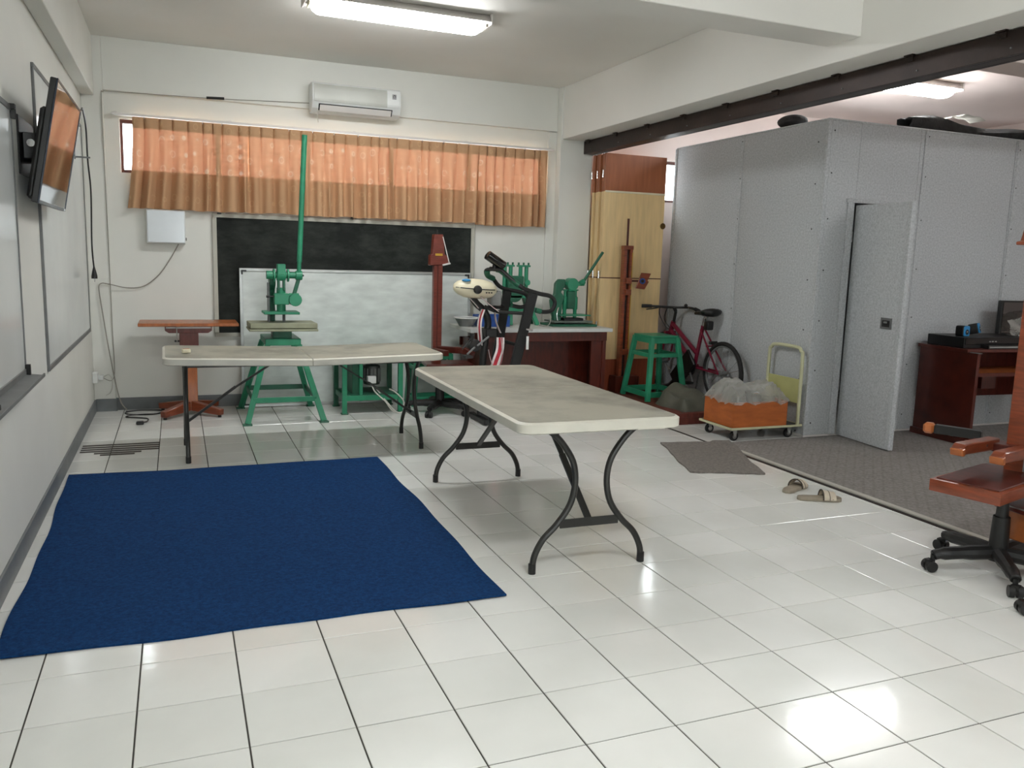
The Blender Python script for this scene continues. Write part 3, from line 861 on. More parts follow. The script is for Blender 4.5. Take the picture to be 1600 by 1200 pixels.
# ------------------------------------------------------------------ blue rug, mat
def cloth_slab(corners, th, nu, nv, wob, seed, z=0.0, rip=0.0, step=None):
    """flat cloth with slightly wavy edges, real thickness"""
    rnd = random.Random(seed)
    A, B, C_, D = [Vector((c[0], c[1], 0)) for c in corners]
    mb = MB()
    def pt(i, j, top):
        u = i / nu; v = j / nv
        p = (A * (1 - u) + B * u) * (1 - v) + (D * (1 - u) + C_ * u) * v
        e = wob * (sin(9 * u + seed) + 0.6 * sin(23 * u + 2 * seed)) if j in (0, nv) else 0
        e2 = wob * (sin(8 * v + seed * 2) + 0.6 * sin(21 * v + seed)) if i in (0, nu) else 0
        h = rip * max(0, sin(6 * u + seed) * sin(7 * v + 1)) * (1 if (i in (0, 1, nu, nu - 1) or j in (0, 1, nv, nv - 1)) else 0.2)
        zl = step[1] * min(1.0, max(0.0, (p.x + e2 - step[0]) / 0.03)) if step else 0.0   # rides up over the edging
        return (p.x + e2, p.y + e, z + zl + (th + h if top else 0.0))
    vs = [pt(i, j, True) for j in range(nv + 1) for i in range(nu + 1)]
    N = len(vs)
    fs = [(j * (nu + 1) + i, j * (nu + 1) + i + 1, (j + 1) * (nu + 1) + i + 1, (j + 1) * (nu + 1) + i) for j in range(nv) for i in range(nu)]
    ring = [i for i in range(nu + 1)] + [j * (nu + 1) + nu for j in range(1, nv + 1)] + [nv * (nu + 1) + i for i in range(nu - 1, -1, -1)] + [j * (nu + 1) for j in range(nv - 1, 0, -1)]
    bot = []
    for k in ring:
        p = vs[k]; bot.append((p[0], p[1], p[2] - th))
    vs += bot
    n = len(ring)
    for k in range(n):
        fs.append((ring[k], N + k, N + (k + 1) % n, ring[(k + 1) % n]))
    fs.append(tuple(N + k for k in range(n)))
    mb.add(vs, fs)
    return mb
single('rug', cloth_slab([(-0.15, 0.175), (1.665, 0.145), (1.685, 2.585), (-0.18, 2.61)], 0.007, 40, 50, 0.007, 2, rip=0.006), RUG,
       'large blue felt rug spread on the white tiles', 'rug', smooth=60)
single('doormat', cloth_slab([(3.567, 1.657), (4.032, 1.476), (4.40, 2.36), (3.856, 2.486)], 0.012, 20, 24, 0.006, 4, rip=0.002, step=(4.235, 0.0115)), MAT_GREY,
       'small grey doormat lying askew beside the carpet edge', 'mat', smooth=60)

# ------------------------------------------------------------------ folding tables
def folding_table(label, loc, rz, L=1.83, W=0.76, H=0.70, sag=0.0, spread=0.272, foot=0.78):
    """long axis local y"""
    t = thing('folding_table', label, 'table', loc, rz, 'white folding tables')
    def outline(hw, y0, y1, r, end):
        """half a top: y0 is the hinge side, y1 the rounded end"""
        o = []
        s = 1 if y1 > y0 else -1
        o.append((-hw, y0)); o.append((hw, y0))
        for k in range(7):
            a = pi / 2 * k / 6
            o.append((hw - r + r * cos(a), y1 - s * r + s * r * sin(a)))
        for k in range(7):
            a = pi / 2 * k / 6
            o.append((-hw + r - r * sin(a), y1 - s * r + s * r * cos(a)))
        return o
    halves = []
    for s in (-1, 1):
        def dip(y):
            return -sag * (1 - min(1, abs(y) / (L / 2)))
        ol = outline(W / 2, s * 0.002, s * L / 2, 0.07, s)
        oi = outline(W / 2 - 0.012, s * 0.004, s * (L / 2 - 0.012), 0.062, s)
        n = len(ol)
        rim = MB()
        vs = []
        for o_, z in ((oi, H - 0.05), (ol, H - 0.044), (ol, H - 0.008), (oi, H)):
            vs += [(u, v, z + dip(v)) for u, v in o_]
        fs = []
        for r in range(3):
            for k in range(n):
                fs.append((r * n + k, r * n + (k + 1) % n, (r + 1) * n + (k + 1) % n, (r + 1) * n + k))
        fs += [tuple(range(n - 1, -1, -1)), tuple(3 * n + k for k in range(n))]
        rim.add(vs, fs)
        top = part('table_top', rim, TABLE_RIM, t, smooth=50)
        ins = MB()
        oj = outline(W / 2 - 0.016, s * 0.006, s * (L / 2 - 0.016), 0.06, s)
        ins.add([(u, v, H - 0.001 + dip(v)) for u, v in oj] + [(u, v, H + 0.0012 + dip(v)) for u, v in oj],
                [(k, (k + 1) % n, n + (k + 1) % n, n + k) for k in range(n)] + [tuple(range(n - 1, -1, -1)), tuple(n + k for k in range(n))])
        part('top_surface', ins, TABLETOP, top, smooth=30)
        # curved wishbone legs
        yl = s * foot; Hz = H - 0.05
        for sx in (-1, 1):
            pts = [(sx * 0.225, yl, Hz), (sx * 0.16, yl, Hz - 0.055), (sx * 0.095, yl, Hz - 0.15), (sx * 0.078, yl, Hz - 0.25), (sx * 0.10, yl, Hz - 0.35),
                   (sx * 0.16, yl, Hz - 0.435), (sx * 0.225, yl, Hz - 0.50), (sx * 0.262, yl, Hz - 0.57), (sx * spread, yl, 0.02)]
            leg = part('leg', MB().tube(pts, 0.0145, n=10, sub=5), LEG, t)
            part('foot_cap', MB().cyl((sx * spread, yl, 0.0), (sx * spread, yl, 0.045), 0.017, n=12), BLACK, leg)
        part('cross_plate', MB().box(-0.145, 0.145, yl - 0.004, yl + 0.004, Hz - 0.455, Hz - 0.415), LEG, t, bevel=0.002)
        part('brace', MB().beam((0.0, yl - s * 0.004, Hz - 0.43), (0.0, yl - s * 0.32, Hz - 0.20), 0.03, 0.016).beam((0.0, yl - s * 0.30, Hz - 0.215), (0.0, yl - s * 0.60, Hz - 0.01 - sag * 0.5), 0.024, 0.012), LEG, t, bevel=0.002)
        part('pivot_bar', MB().cyl((-0.3, yl, Hz - 0.004), (0.3, yl, Hz - 0.004), 0.012, n=8), LEG, t)
        part('rail', MB().box(-W / 2 + 0.20, -W / 2 + 0.22, min(s * 0.03, s * 0.8), max(s * 0.03, s * 0.8), H - 0.075 - sag * 0.7, H - 0.05 - sag * 0.7), LEG, t, bevel=0.002)
        part('rail', MB().box(W / 2 - 0.22, W / 2 - 0.20, min(s * 0.03, s * 0.8), max(s * 0.03, s * 0.8), H - 0.075 - sag * 0.7, H - 0.05 - sag * 0.7), LEG, t, bevel=0.002)
    part('handle', MB().box(W / 2 - 0.24, W / 2 - 0.1, -L / 2 - 0.001, -L / 2 + 0.02, H - 0.05, H - 0.036), TABLE_RIM, t, bevel=0.003)
    return t
folding_table('stained cream folding table end-on to the viewer, nearest one beside the blue rug', (2.147, 1.12, 0), rad(-0.9), L=1.80, W=0.785)
folding_table('cream folding table set crosswise behind the blue rug, sagging in the middle', (1.26, 3.05, 0), rad(90.8), L=1.83, W=0.77, sag=0.022)
rm = thing('remote_control_box', 'small cream box lying on the far folding table', 'box', (0.49, 2.92, 0.7012), rad(10))
part('case', MB().box(-0.026, 0.026, -0.02, 0.02, 0, 0.026), CREAM, rm, bevel=0.006, seg=2)
part('button_strip', MB().box(-0.02, 0.02, -0.008, 0.008, 0.0255, 0.0285), ORANGE_W, rm, bevel=0.001)

# ------------------------------------------------------------------ pedestal table by the wall
pt_ = thing('pedestal_table', 'small brown wooden pedestal table against the wall left of the chalkboard', 'table', (0.525, 4.5, 0))
part('table_top', MB().box(-0.375, 0.385, -0.2, 0.2, 0.752, 0.778), ORANGE_W, pt_, bevel=0.004)
part('support_block', MB().prism([(-0.18, 0.752), (-0.18, 0.71), (-0.15, 0.69), (0.15, 0.69), (0.18, 0.71), (0.18, 0.752)], 'y', -0.09, 0.09), PLUM, pt_, bevel=0.003)
part('clamp_strip', MB().box(-0.172, 0.172, -0.096, -0.089, 0.728, 0.742), WHITE_P, pt_, bevel=0.001)
part('upper_post', MB().box(-0.072, 0.075, -0.05, 0.05, 0.45, 0.69), PLUM, pt_, bevel=0.004)
part('lower_post', MB().box(-0.055, 0.058, -0.04, 0.04, 0.05, 0.47), ORANGE_W, pt_, bevel=0.003)
part('collar', MB().box(-0.07, 0.072, -0.055, 0.055, 0.455, 0.475), ORANGE_W, pt_, bevel=0.003)
sc_ = part('adjusting_screw', MB().cyl((-0.09, -0.1, 0.74), (-0.09, -0.1, 0.62), 0.005, n=8), CHROME, pt_)
part('wing_nut', MB().box(-0.11, -0.07, -0.104, -0.096, 0.618, 0.634), BLACK, sc_, bevel=0.002)
for a in range(4):
    ang = pi / 4 + a * pi / 2 + 0.05
    d = Vector((cos(ang), sin(ang), 0))
    f_ = part('foot', MB().beam(d * 0.03 + Vector((0, 0, 0.075)), d * 0.32 + Vector((0, 0, 0.045)), 0.06, 0.08, w1=0.05, h1=0.05), BROWN, pt_, bevel=0.004)
    part('glide', MB().cyl(d * 0.295 + Vector((0, 0, 0.0)), d * 0.295 + Vector((0, 0, 0.024)), 0.014, n=10), BLACK, f_)

# ------------------------------------------------------------------ tall lever press on a splayed stand
def angle_bar(m, a, b, w, t, up=(0, 0, 1)):
    a = Vector(a); b = Vector(b)
    m.beam(a, b, w, t, up)
    return m
st = thing('press_stand', 'green splayed steel stand carrying the tall lever press', 'stand', (1.235, 4.30, 0))
top = [(-0.125, -0.24), (0.125, -0.24), (0.125, 0.2), (-0.125, 0.2)]
bot = [(-0.30, -0.40), (0.30, -0.40), (0.30, 0.36), (-0.30, 0.36)]
for (tx, ty), (bx, by) in zip(top, bot):
    lg = part('leg', MB().beam((tx, ty, 0.62), (bx, by, 0.012), 0.045, 0.014, up=(0, 1, 0)).beam((tx + (0.018 if tx < 0 else -0.018), ty + (0.018 if ty < 0 else -0.018), 0.62), (bx + (0.018 if bx < 0 else -0.018), by + (0.018 if by < 0 else -0.018), 0.012), 0.012, 0.04, up=(0, 1, 0)), GREEN, st, bevel=0.002)
    part('foot_plate', MB().box(bx - 0.035, bx + 0.035, by - 0.03, by + 0.03, 0, 0.012), GREEN_D, lg, bevel=0.002)
def at_h(z):
    f = (0.62 - z) / 0.608
    return [(a[0] + (b[0] - a[0]) * f, a[1] + (b[1] - a[1]) * f) for a, b in zip(top, bot)]
q = at_h(0.19)
for i in range(4):
    a = q[i]; b = q[(i + 1) % 4]
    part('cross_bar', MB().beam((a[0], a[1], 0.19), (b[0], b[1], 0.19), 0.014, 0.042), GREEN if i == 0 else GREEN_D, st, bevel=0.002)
part('top_plate', MB().box(-0.14, 0.14, -0.25, 0.21, 0.618, 0.672), GREEN, st, bevel=0.004)

pr1 = thing('lever_press', 'tall green hand press with a very long upright lever', 'press', (1.235, 4.18, 0.672))
Z0 = 0.672
def zz(z): return z - Z0
part('pedestal', MB().box(-0.075, 0.075, -0.07, 0.09, 0, zz(0.735)), GREEN_D, pr1, bevel=0.004)
part('base_board', MB().prism([(-0.265, -0.17), (0.275, -0.17), (0.275, 0.16), (-0.265, 0.16)], 'z', zz(0.735), zz(0.752)), SAGE, pr1, bevel=0.003)
part('top_board', MB().prism([(-0.255, -0.15), (0.272, -0.15), (0.265, 0.15), (-0.262, 0.15)], 'z', zz(0.757), zz(0.80)), SAGE, pr1, bevel=0.004)
part('guide_rod', MB().cyl((-0.095, 0.03, zz(0.80)), (-0.095, 0.03, zz(1.12)), 0.012, n=10).cyl((0.025, 0.03, zz(0.80)), (0.025, 0.03, zz(0.9)), 0.012, n=10), ALU_GREY, pr1)
part('platen', MB().box(-0.145, 0.135, -0.12, 0.12, zz(0.868), zz(0.888)), GREEN, pr1, bevel=0.003)
part('ram', MB().cyl((0.0, -0.01, zz(0.888)), (0.0, -0.01, zz(1.08)), 0.036, n=18), GREEN, pr1)
part('ram_block', MB().box(-0.058, 0.058, -0.075, 0.06, zz(0.945), zz(1.035)), GREEN, pr1, bevel=0.004)
part('c_frame', MB().prism([(0.08, zz(0.80)), (0.16, zz(0.80)), (0.16, zz(1.16)), (0.06, zz(1.2)), (0.0, zz(1.17)), (0.0, zz(1.1)), (0.07, zz(1.06))], 'x', -0.085, -0.04), GREEN_D, pr1, bevel=0.004)
part('gear_housing', MB().lathe([(0.03, -0.035), (0.05, -0.035), (0.05, 0.035), (0.03, 0.035)], (0.0, -0.02, zz(1.185)), 'x', 22).box(-0.032, 0.032, -0.072, 0.02, zz(1.185), zz(1.272)), GREEN, pr1, bevel=0.004)
part('side_flange', MB().cyl((-0.062, -0.02, zz(1.18)), (-0.048, -0.02, zz(1.18)), 0.052, n=20), GREEN, pr1, bevel=0.002)
part('side_flange', MB().cyl((0.048, -0.02, zz(1.18)), (0.062, -0.02, zz(1.18)), 0.052, n=20), GREEN, pr1, bevel=0.002)
part('fork', MB().box(-0.03, -0.012, -0.05, 0.0, zz(1.06), zz(1.16)).box(0.012, 0.03, -0.05, 0.0, zz(1.06), zz(1.16)), GREEN_D, pr1, bevel=0.003)
part('shaft', MB().cyl((-0.10, -0.02, zz(1.182)), (0.14, -0.02, zz(1.182)), 0.026, n=16), GREEN, pr1)
part('shaft_collar', MB().cyl((-0.115, -0.02, zz(1.182)), (-0.062, -0.02, zz(1.182)), 0.034, n=18), GREEN, pr1, bevel=0.002)
hub = part('lever_hub', MB().cyl((0.115, -0.02, zz(1.182)), (0.168, -0.02, zz(1.182)), 0.038, n=18), GREEN, pr1, bevel=0.003)
part('hub_pin', MB().cyl((0.168, -0.02, zz(1.182)), (0.182, -0.02, zz(1.182)), 0.008, n=8), BLACK, hub)
part('counter_arm', MB().beam((0.145, -0.02, zz(1.17)), (0.10, -0.02, zz(1.02)), 0.03, 0.03), GREEN_D, pr1, bevel=0.003)
part('counter_cylinder', MB().cyl((0.105, -0.09, zz(0.985)), (0.105, 0.05, zz(0.985)), 0.052, n=20).cyl((0.06, -0.02, zz(1.01)), (0.14, -0.02, zz(1.01)), 0.028, n=14), GREEN, pr1, bevel=0.003)
lv = part('lever', MB().cyl((0.142, -0.02, zz(1.2)), (0.148, -0.022, zz(1.32)), 0.017, n=14), GREEN, pr1)
part('lever_tube', MB().cyl((0.146, -0.021, zz(1.29)), (0.196, -0.03, zz(2.30)), 0.021, 0.022, n=16), GREEN, lv)
part('lock_bolt', MB().cyl((-0.10, -0.02, zz(1.008)), (-0.058, -0.02, zz(1.008)), 0.006, n=8).cyl((-0.118, -0.02, zz(1.008)), (-0.10, -0.02, zz(1.008)), 0.01, n=8), BLACK, pr1)

# ------------------------------------------------------------------ green motor stand
ms = thing('motor_stand', 'low green steel stand with a motor inside behind the far folding table', 'machine stand', (2.0, 4.4, 0))
for sx in (-1, 1):
    for sy in (-1, 1):
        x = sx * 0.245; y = sy * 0.205
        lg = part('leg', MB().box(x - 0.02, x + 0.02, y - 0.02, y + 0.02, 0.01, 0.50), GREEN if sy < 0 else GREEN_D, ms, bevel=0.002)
        part('foot_plate', MB().box(x - 0.03, x + 0.03, y - 0.028, y + 0.028, 0, 0.01), GREEN_D, lg, bevel=0.002)
for y in (-0.205, 0.205):
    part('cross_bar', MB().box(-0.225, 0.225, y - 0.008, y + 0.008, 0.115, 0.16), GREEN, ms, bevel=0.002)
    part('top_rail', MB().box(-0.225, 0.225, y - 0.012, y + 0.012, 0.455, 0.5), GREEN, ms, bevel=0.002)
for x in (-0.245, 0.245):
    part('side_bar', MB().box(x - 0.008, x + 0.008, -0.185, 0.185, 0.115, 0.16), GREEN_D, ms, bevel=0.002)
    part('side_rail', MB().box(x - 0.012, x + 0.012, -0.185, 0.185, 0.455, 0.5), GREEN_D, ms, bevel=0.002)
part('top_plate', MB().box(-0.27, 0.27, -0.23, 0.23, 0.5, 0.515), GREEN, ms, bevel=0.003)
part('inner_panel', MB().box(-0.17, -0.11, -0.17, 0.14, 0.14, 0.47), GREEN_D, ms, bevel=0.003)
part('inner_post', MB().box(-0.115, -0.085, -0.2, -0.17, 0.11, 0.47), GREEN, ms, bevel=0.002)
mo = part('motor', MB().lathe([(0.03, -0.09), (0.07, -0.085), (0.075, -0.06), (0.075, 0.08), (0.05, 0.09)], (0.04, 0.02, 0.31), 'z', 20).lathe([(0.015, 0.09), (0.015, 0.13)], (0.04, 0.02, 0.31), 'z', 12), mat('grey_motor', (96, 98, 98), 0.45, 0.5), ms, bevel=0)
for k in range(7):
    a = k * pi / 7 + pi
    part('fin', MB().beam((0.04 + 0.073 * cos(a), 0.02 + 0.073 * sin(a), 0.25), (0.04 + 0.073 * cos(a), 0.02 + 0.073 * sin(a), 0.37), 0.006, 0.018), ALU_GREY, mo)
part('switch_box', MB().box(-0.035, 0.04, -0.17, -0.10, 0.255, 0.32), WHITE_P, ms, bevel=0.004)
part('shelf', MB().box(-0.22, 0.22, -0.19, 0.19, 0.16, 0.168), GREEN_D, ms)
part('cord', MB().tube([(0.0, -0.14, 0.255), (0.02, -0.2, 0.19), (0.1, -0.24, 0.11), (0.17, -0.25, 0.02), (0.26, -0.24, 0.008), (0.27, -0.23, 0.1), (0.2, -0.22, 0.18), (0.16, -0.16, 0.2)], 0.006, n=7, sub=6), WIRE_W, ms)
part('cord', MB().tube([(0.05, -0.14, 0.20), (0.12, -0.23, 0.1), (0.2, -0.26, 0.012), (0.27, -0.27, 0.008), (0.28, -0.3, 0.008)], 0.006, n=7, sub=6), WIRE_W, ms)

# low green stool half hidden behind the two tables
def green_stool(name, label, loc, rz, w, d, h, wt, dt, apron=0.05):
    t = thing(name, label, 'stool', loc, rz)
    part('seat', MB().box(-wt / 2 - 0.012, wt / 2 + 0.012, -dt / 2 - 0.012, dt / 2 + 0.012, h - 0.02, h), GREEN, t, bevel=0.004)
    for i, (a, b) in enumerate((((-1, -1), (1, -1)), ((1, -1), (1, 1)), ((1, 1), (-1, 1)), ((-1, 1), (-1, -1)))):
        part('apron', MB().beam((a[0] * wt / 2, a[1] * dt / 2, h - 0.02 - apron / 2), (b[0] * wt / 2, b[1] * dt / 2, h - 0.02 - apron / 2), 0.016, apron), GREEN, t, bevel=0.002)
    C4 = [(-1, -1), (1, -1), (1, 1), (-1, 1)]
    for cx, cy in C4:
        part('leg', MB().beam((cx * wt / 2, cy * dt / 2, h - 0.02), (cx * w / 2, cy * d / 2, 0.0), 0.042, 0.042, up=(0, 1, 0)), GREEN, t, bevel=0.003)
    for z, th in ((0.06, 0.05), (h * 0.70, 0.036)):
        f = (h - z) / h
        hw = wt / 2 + (w / 2 - wt / 2) * f; hd = dt / 2 + (d / 2 - dt / 2) * f
        for i in range(4):
            a = C4[i]; b = C4[(i + 1) % 4]
            part('stretcher', MB().beam((a[0] * hw, a[1] * hd, z), (b[0] * hw, b[1] * hd, z), 0.02, th), GREEN, t, bevel=0.002)
    return t
green_stool('low_stool', 'low green wooden stool half hidden behind the two folding tables', (2.62, 4.55, 0), 0, 0.38, 0.24, 0.5, 0.32, 0.22)

# ------------------------------------------------------------------ measuring chairs on castors
def star_base(t, r, hub_z, col_top, col_r=0.026, phase=0.0, c=(0, 0)):
    cx, cy = c
    part('hub', MB().lathe([(0.03, 0.055), (0.045, 0.06), (0.045, hub_z), (0.034, hub_z + 0.03)], (cx, cy, 0), 'z', 18), BLACK, t)
    part('column', MB().cyl((cx, cy, hub_z), (cx, cy, hub_z + (col_top - hub_z) * 0.62), col_r * 1.6, col_r * 1.4, n=18).cyl((cx, cy, hub_z + (col_top - hub_z) * 0.6), (cx, cy, col_top), col_r * 1.05, col_r * 0.9, n=18), BLACK, t)
    for k in range(5):
        a = phase + 2 * pi * k / 5
        d = Vector((cos(a), sin(a), 0)); o = Vector((cx, cy, 0)); s = Vector((-sin(a), cos(a), 0))
        lg = part('arm_leg', MB().tube([o + d * 0.03 + Vector((0, 0, hub_z - 0.02)), o + d * r * 0.55 + Vector((0, 0, hub_z - 0.025)), o + d * (r - 0.03) + Vector((0, 0, 0.082)), o + d * r + Vector((0, 0, 0.074))], [0.034, 0.03, 0.024, 0.02], n=10, sub=4), BLACK, t)
        p = o + d * r
        e = p + d * 0.012
        part('castor', MB().cyl(e - s * 0.028 + Vector((0, 0, 0.026)), e - s * 0.006 + Vector((0, 0, 0.026)), 0.026, n=16)
             .cyl(e + s * 0.006 + Vector((0, 0, 0.026)), e + s * 0.028 + Vector((0, 0, 0.026)), 0.026, n=16)
             .cyl(p + Vector((0, 0, 0.03)), p + Vector((0, 0, 0.078)), 0.011, n=10).box(e.x - 0.016, e.x + 0.016, e.y - 0.016, e.y + 0.016, 0.034, 0.056), BLACK, lg, bevel=0)

mcl = thing('measuring_chair', 'brown wooden measuring chair with a tall slotted post beside the worn whiteboard', 'chair', (2.58, 4.10, 0), 0, 'wooden body-measuring chairs on castors')
star_base(mcl, 0.27, 0.11, 0.43, phase=rad(-126))
part('seat', MB().prism([(-0.19, -0.23), (0.22, -0.27), (0.24, 0.03), (-0.15, 0.09)], 'z', 0.43, 0.462), BROWN_D, mcl, bevel=0.005)
BROWN_L = mat('plum_brown_wood', (112, 50, 38), 0.35, var=0.15, scale=5, stretch=(2, 2, 14))
po = part('post', MB().box(-0.042, 0.038, 0.095, 0.15, 0.43, 1.33), BROWN_L, mcl, bevel=0.004)
part('scale_groove', MB().box(-0.012, -0.002, 0.092, 0.097, 0.5, 1.55), BROWN_D, po)
part('post_top', MB().prism([(-0.08, 1.29), (0.085, 1.30), (0.08, 1.375), (0.052, 1.39), (0.034, 1.56), (-0.046, 1.56), (-0.058, 1.39), (-0.08, 1.38)], 'y', 0.085, 0.158), BROWN_L, mcl, bevel=0.004)
part('post_pin', MB().cyl((-0.01, 0.12, 1.56), (-0.01, 0.12, 1.60), 0.006, n=8), BLACK, mcl)
part('name_plate', MB().box(-0.035, 0.03, 0.081, 0.086, 1.375, 1.395), GOLD, mcl)
part('thin_rod', MB().cyl((0.03, 0.08, 1.54), (0.09, 0.08, 1.32), 0.004, n=8), WHITE_M, mcl)
part('rod_foot', MB().beam((0.03, 0.08, 1.295), (0.1, 0.08, 1.312), 0.03, 0.014), WHITE_M, mcl, bevel=0.003)
part('armrest', MB().beam((0.0, 0.12, 0.555), (0.21, -0.05, 0.555), 0.05, 0.055).beam((0.2, -0.045, 0.555), (0.26, -0.13, 0.52), 0.045, 0.06), BROWN_D, mcl, bevel=0.004)
part('armrest', MB().beam((-0.03, 0.1, 0.54), (0.02, -0.12, 0.54), 0.045, 0.05), BROWN_D, mcl, bevel=0.004)

mcr = thing('measuring_chair', 'brown wooden measuring chair on a black castor base at the right edge by the carpet', 'chair', (3.93, -0.29, 0), rad(195.5), 'wooden body-measuring chairs on castors')
star_base(mcr, 0.30, 0.115, 0.36, phase=rad(-36))
part('seat_support', MB().box(-0.12, 0.1, -0.13, 0.05, 0.355, 0.372), BLACK, mcr, bevel=0.003)
part('seat', MB().box(-0.305, 0.245, -0.229, 0.081, 0.372, 0.43), BROWN, mcr, bevel=0.006, seg=2)
part('seat_panel', MB().box(-0.285, 0.225, -0.21, 0.062, 0.428, 0.436), BROWN_D, mcr, bevel=0.004)
po = part('post', MB().box(-0.30, -0.235, -0.11, -0.02, 0.43, 1.52), BROWN, mcr, bevel=0.004)
part('post_edge', MB().box(-0.236, -0.232, -0.024, -0.017, 0.44, 1.5), ALU, po)
part('post', MB().box(-0.30, -0.235, 0.0, 0.07, 0.43, 1.50), BROWN, mcr, bevel=0.004)
part('head_gauge', MB().prism([(-0.3, 1.50), (-0.13, 1.50), (-0.13, 1.515), (-0.17, 1.52), (-0.185, 1.545), (-0.2, 1.585), (-0.3, 1.585)], 'y', -0.13, -0.05), BROWN, mcr, bevel=0.003)
part('seat_slider', MB().box(-0.3, -0.19, -0.2, 0.06, 0.52, 0.56), BROWN_D, mcr, bevel=0.004)
for yy, l, z in ((-0.175, 0.12, 0.565), (0.005, 0.14, 0.565)):
    ar = part('armrest', MB().prism([(-0.26, z - 0.045), (l - 0.05, z - 0.03), (l, z - 0.03), (l + 0.01, z), (l - 0.02, z + 0.022), (-0.26, z + 0.012)], 'y', yy - 0.028, yy + 0.028), BROWN, mcr, bevel=0.005)
    part('arm_pad', MB().prism([(l - 0.012, z + 0.005), (l + 0.013, z - 0.002), (l + 0.004, z - 0.034), (l - 0.02, z - 0.034)], 'y', yy - 0.03, yy + 0.03), ORANGE_W, ar, bevel=0.003)
    part('arm_bolt', MB().cyl((-0.12, yy + 0.03, z - 0.01), (-0.12, yy - 0.034, z - 0.01), 0.007, n=10), CHROME, ar)
ar = part('rear_arm', MB().beam((4.14, 0.02, 0.57), (4.045, 0.215, 0.57), 0.045, 0.045), BLACK, mcr, bevel=0.004, world=True)
part('arm_pad', MB().beam((4.045, 0.215, 0.57), (4.02, 0.262, 0.57), 0.052, 0.055), ORANGE_W, ar, bevel=0.012, world=True)
part('arm_bracket', MB().beam((4.16, -0.06, 0.54), (4.12, 0.06, 0.545), 0.04, 0.03), BROWN_D, mcr, bevel=0.004, world=True)

ub = part('under_seat_box', MB().box(4.02, 4.33, -0.53, -0.235, 0.145, 0.285), ORANGE_W, mcr, bevel=0.004, world=True)
part('box_lid', MB().box(3.985, 4.36, -0.56, -0.20, 0.285, 0.312), BROWN_D, ub, bevel=0.004, world=True)
part('lid_trim', MB().box(3.981, 3.986, -0.56, -0.20, 0.306, 0.312), ALU, ub, world=True)

cb = thing('castor_base', 'black castor base of another chair cut off at the right edge', 'chair base', (3.875, -0.80, 0))
star_base(cb, 0.285, 0.11, 0.30, phase=rad(153))

# ------------------------------------------------------------------ exercise machine with massage belts
ex = thing('exercise_machine', 'black exercise stand with a cream massager head, handlebars and red striped belts', 'exercise machine', (2.95, 3.6, 0))
def E_(nm, m, mt, par=ex, **k):
    return part(nm, m, mt, par, world=True, **k)
E_('base_frame', MB().beam((2.78, 3.42, 0.03), (2.78, 3.82, 0.03), 0.05, 0.04).beam((3.35, 3.40, 0.03), (3.35, 3.84, 0.03), 0.05, 0.04).beam((2.78, 3.62, 0.045), (3.35, 3.62, 0.045), 0.06, 0.05), BLACK, bevel=0.004)
E_('upright', MB().beam((2.90, 3.74, 0.05), (3.045, 3.72, 1.10), 0.035, 0.075, up=(1, 0, 0)), BLACK, bevel=0.006)
E_('upright', MB().beam((2.94, 3.50, 0.05), (3.175, 3.47, 1.095), 0.035, 0.085, up=(1, 0, 0)), BLACK, bevel=0.006)
hl = E_('handlebar', MB().tube([(x, 3.60 + 0.12 * min(1, i / 4), z) for i, (x, z) in enumerate([(2.869, 1.28), (2.818, 1.268), (2.836, 1.226), (2.899, 1.201), (2.97, 1.137), (3.047, 1.109), (3.129, 1.096), (3.207, 1.076), (3.238, 1.032), (3.222, 0.977), (3.169, 0.961), (3.092, 0.974)])], 0.017, n=10, sub=4), BLACK)
E_('grip', MB().cyl((3.092, 3.72, 0.974), (3.07, 3.72, 0.98), 0.02, n=10), GREEN_D, hl)
hr = E_('handlebar', MB().tube([(x, 3.60 - 0.13 * min(1, i / 4), z) for i, (x, z) in enumerate([(2.84, 1.283), (2.865, 1.279), (2.915, 1.271), (2.98, 1.21), (3.06, 1.149), (3.118, 1.119), (3.234, 1.088), (3.334, 1.068), (3.377, 1.015), (3.35, 0.951), (3.28, 0.938), (3.21, 0.951)])], 0.018, n=10, sub=4), BLACK)
E_('grip', MB().cyl((3.25, 3.47, 0.94), (3.205, 3.47, 0.952), 0.022, n=10), GREEN_D, hr)
E_('foam_sleeve', MB().tube([(2.885, 3.57, 1.277), (2.915, 3.545, 1.268), (2.98, 3.51, 1.21), (3.05, 3.475, 1.155)], 0.023, n=10, sub=4), GREEN_D, hr)
E_('foam_sleeve', MB().tube([(2.822, 3.615, 1.262), (2.836, 3.64, 1.226), (2.90, 3.68, 1.2)], 0.023, n=10, sub=4), GREEN_D, hl)
mon = E_('monitor', MB().tube([(2.80, 3.57, 1.395), (2.94, 3.55, 1.305)], 0.05, n=14, flat=(0.075, 0.04)), BLACK_GLOSS, bevel=0.008, seg=2)
E_('monitor_screen', MB().beam((2.835, 3.528, 1.362), (2.905, 3.522, 1.318), 0.006, 0.05, up=(0.3, 0, 1)), ALU_GREY, mon)
E_('monitor_stem', MB().cyl((2.865, 3.57, 1.28), (2.875, 3.57, 1.34), 0.02, n=12), BLACK)
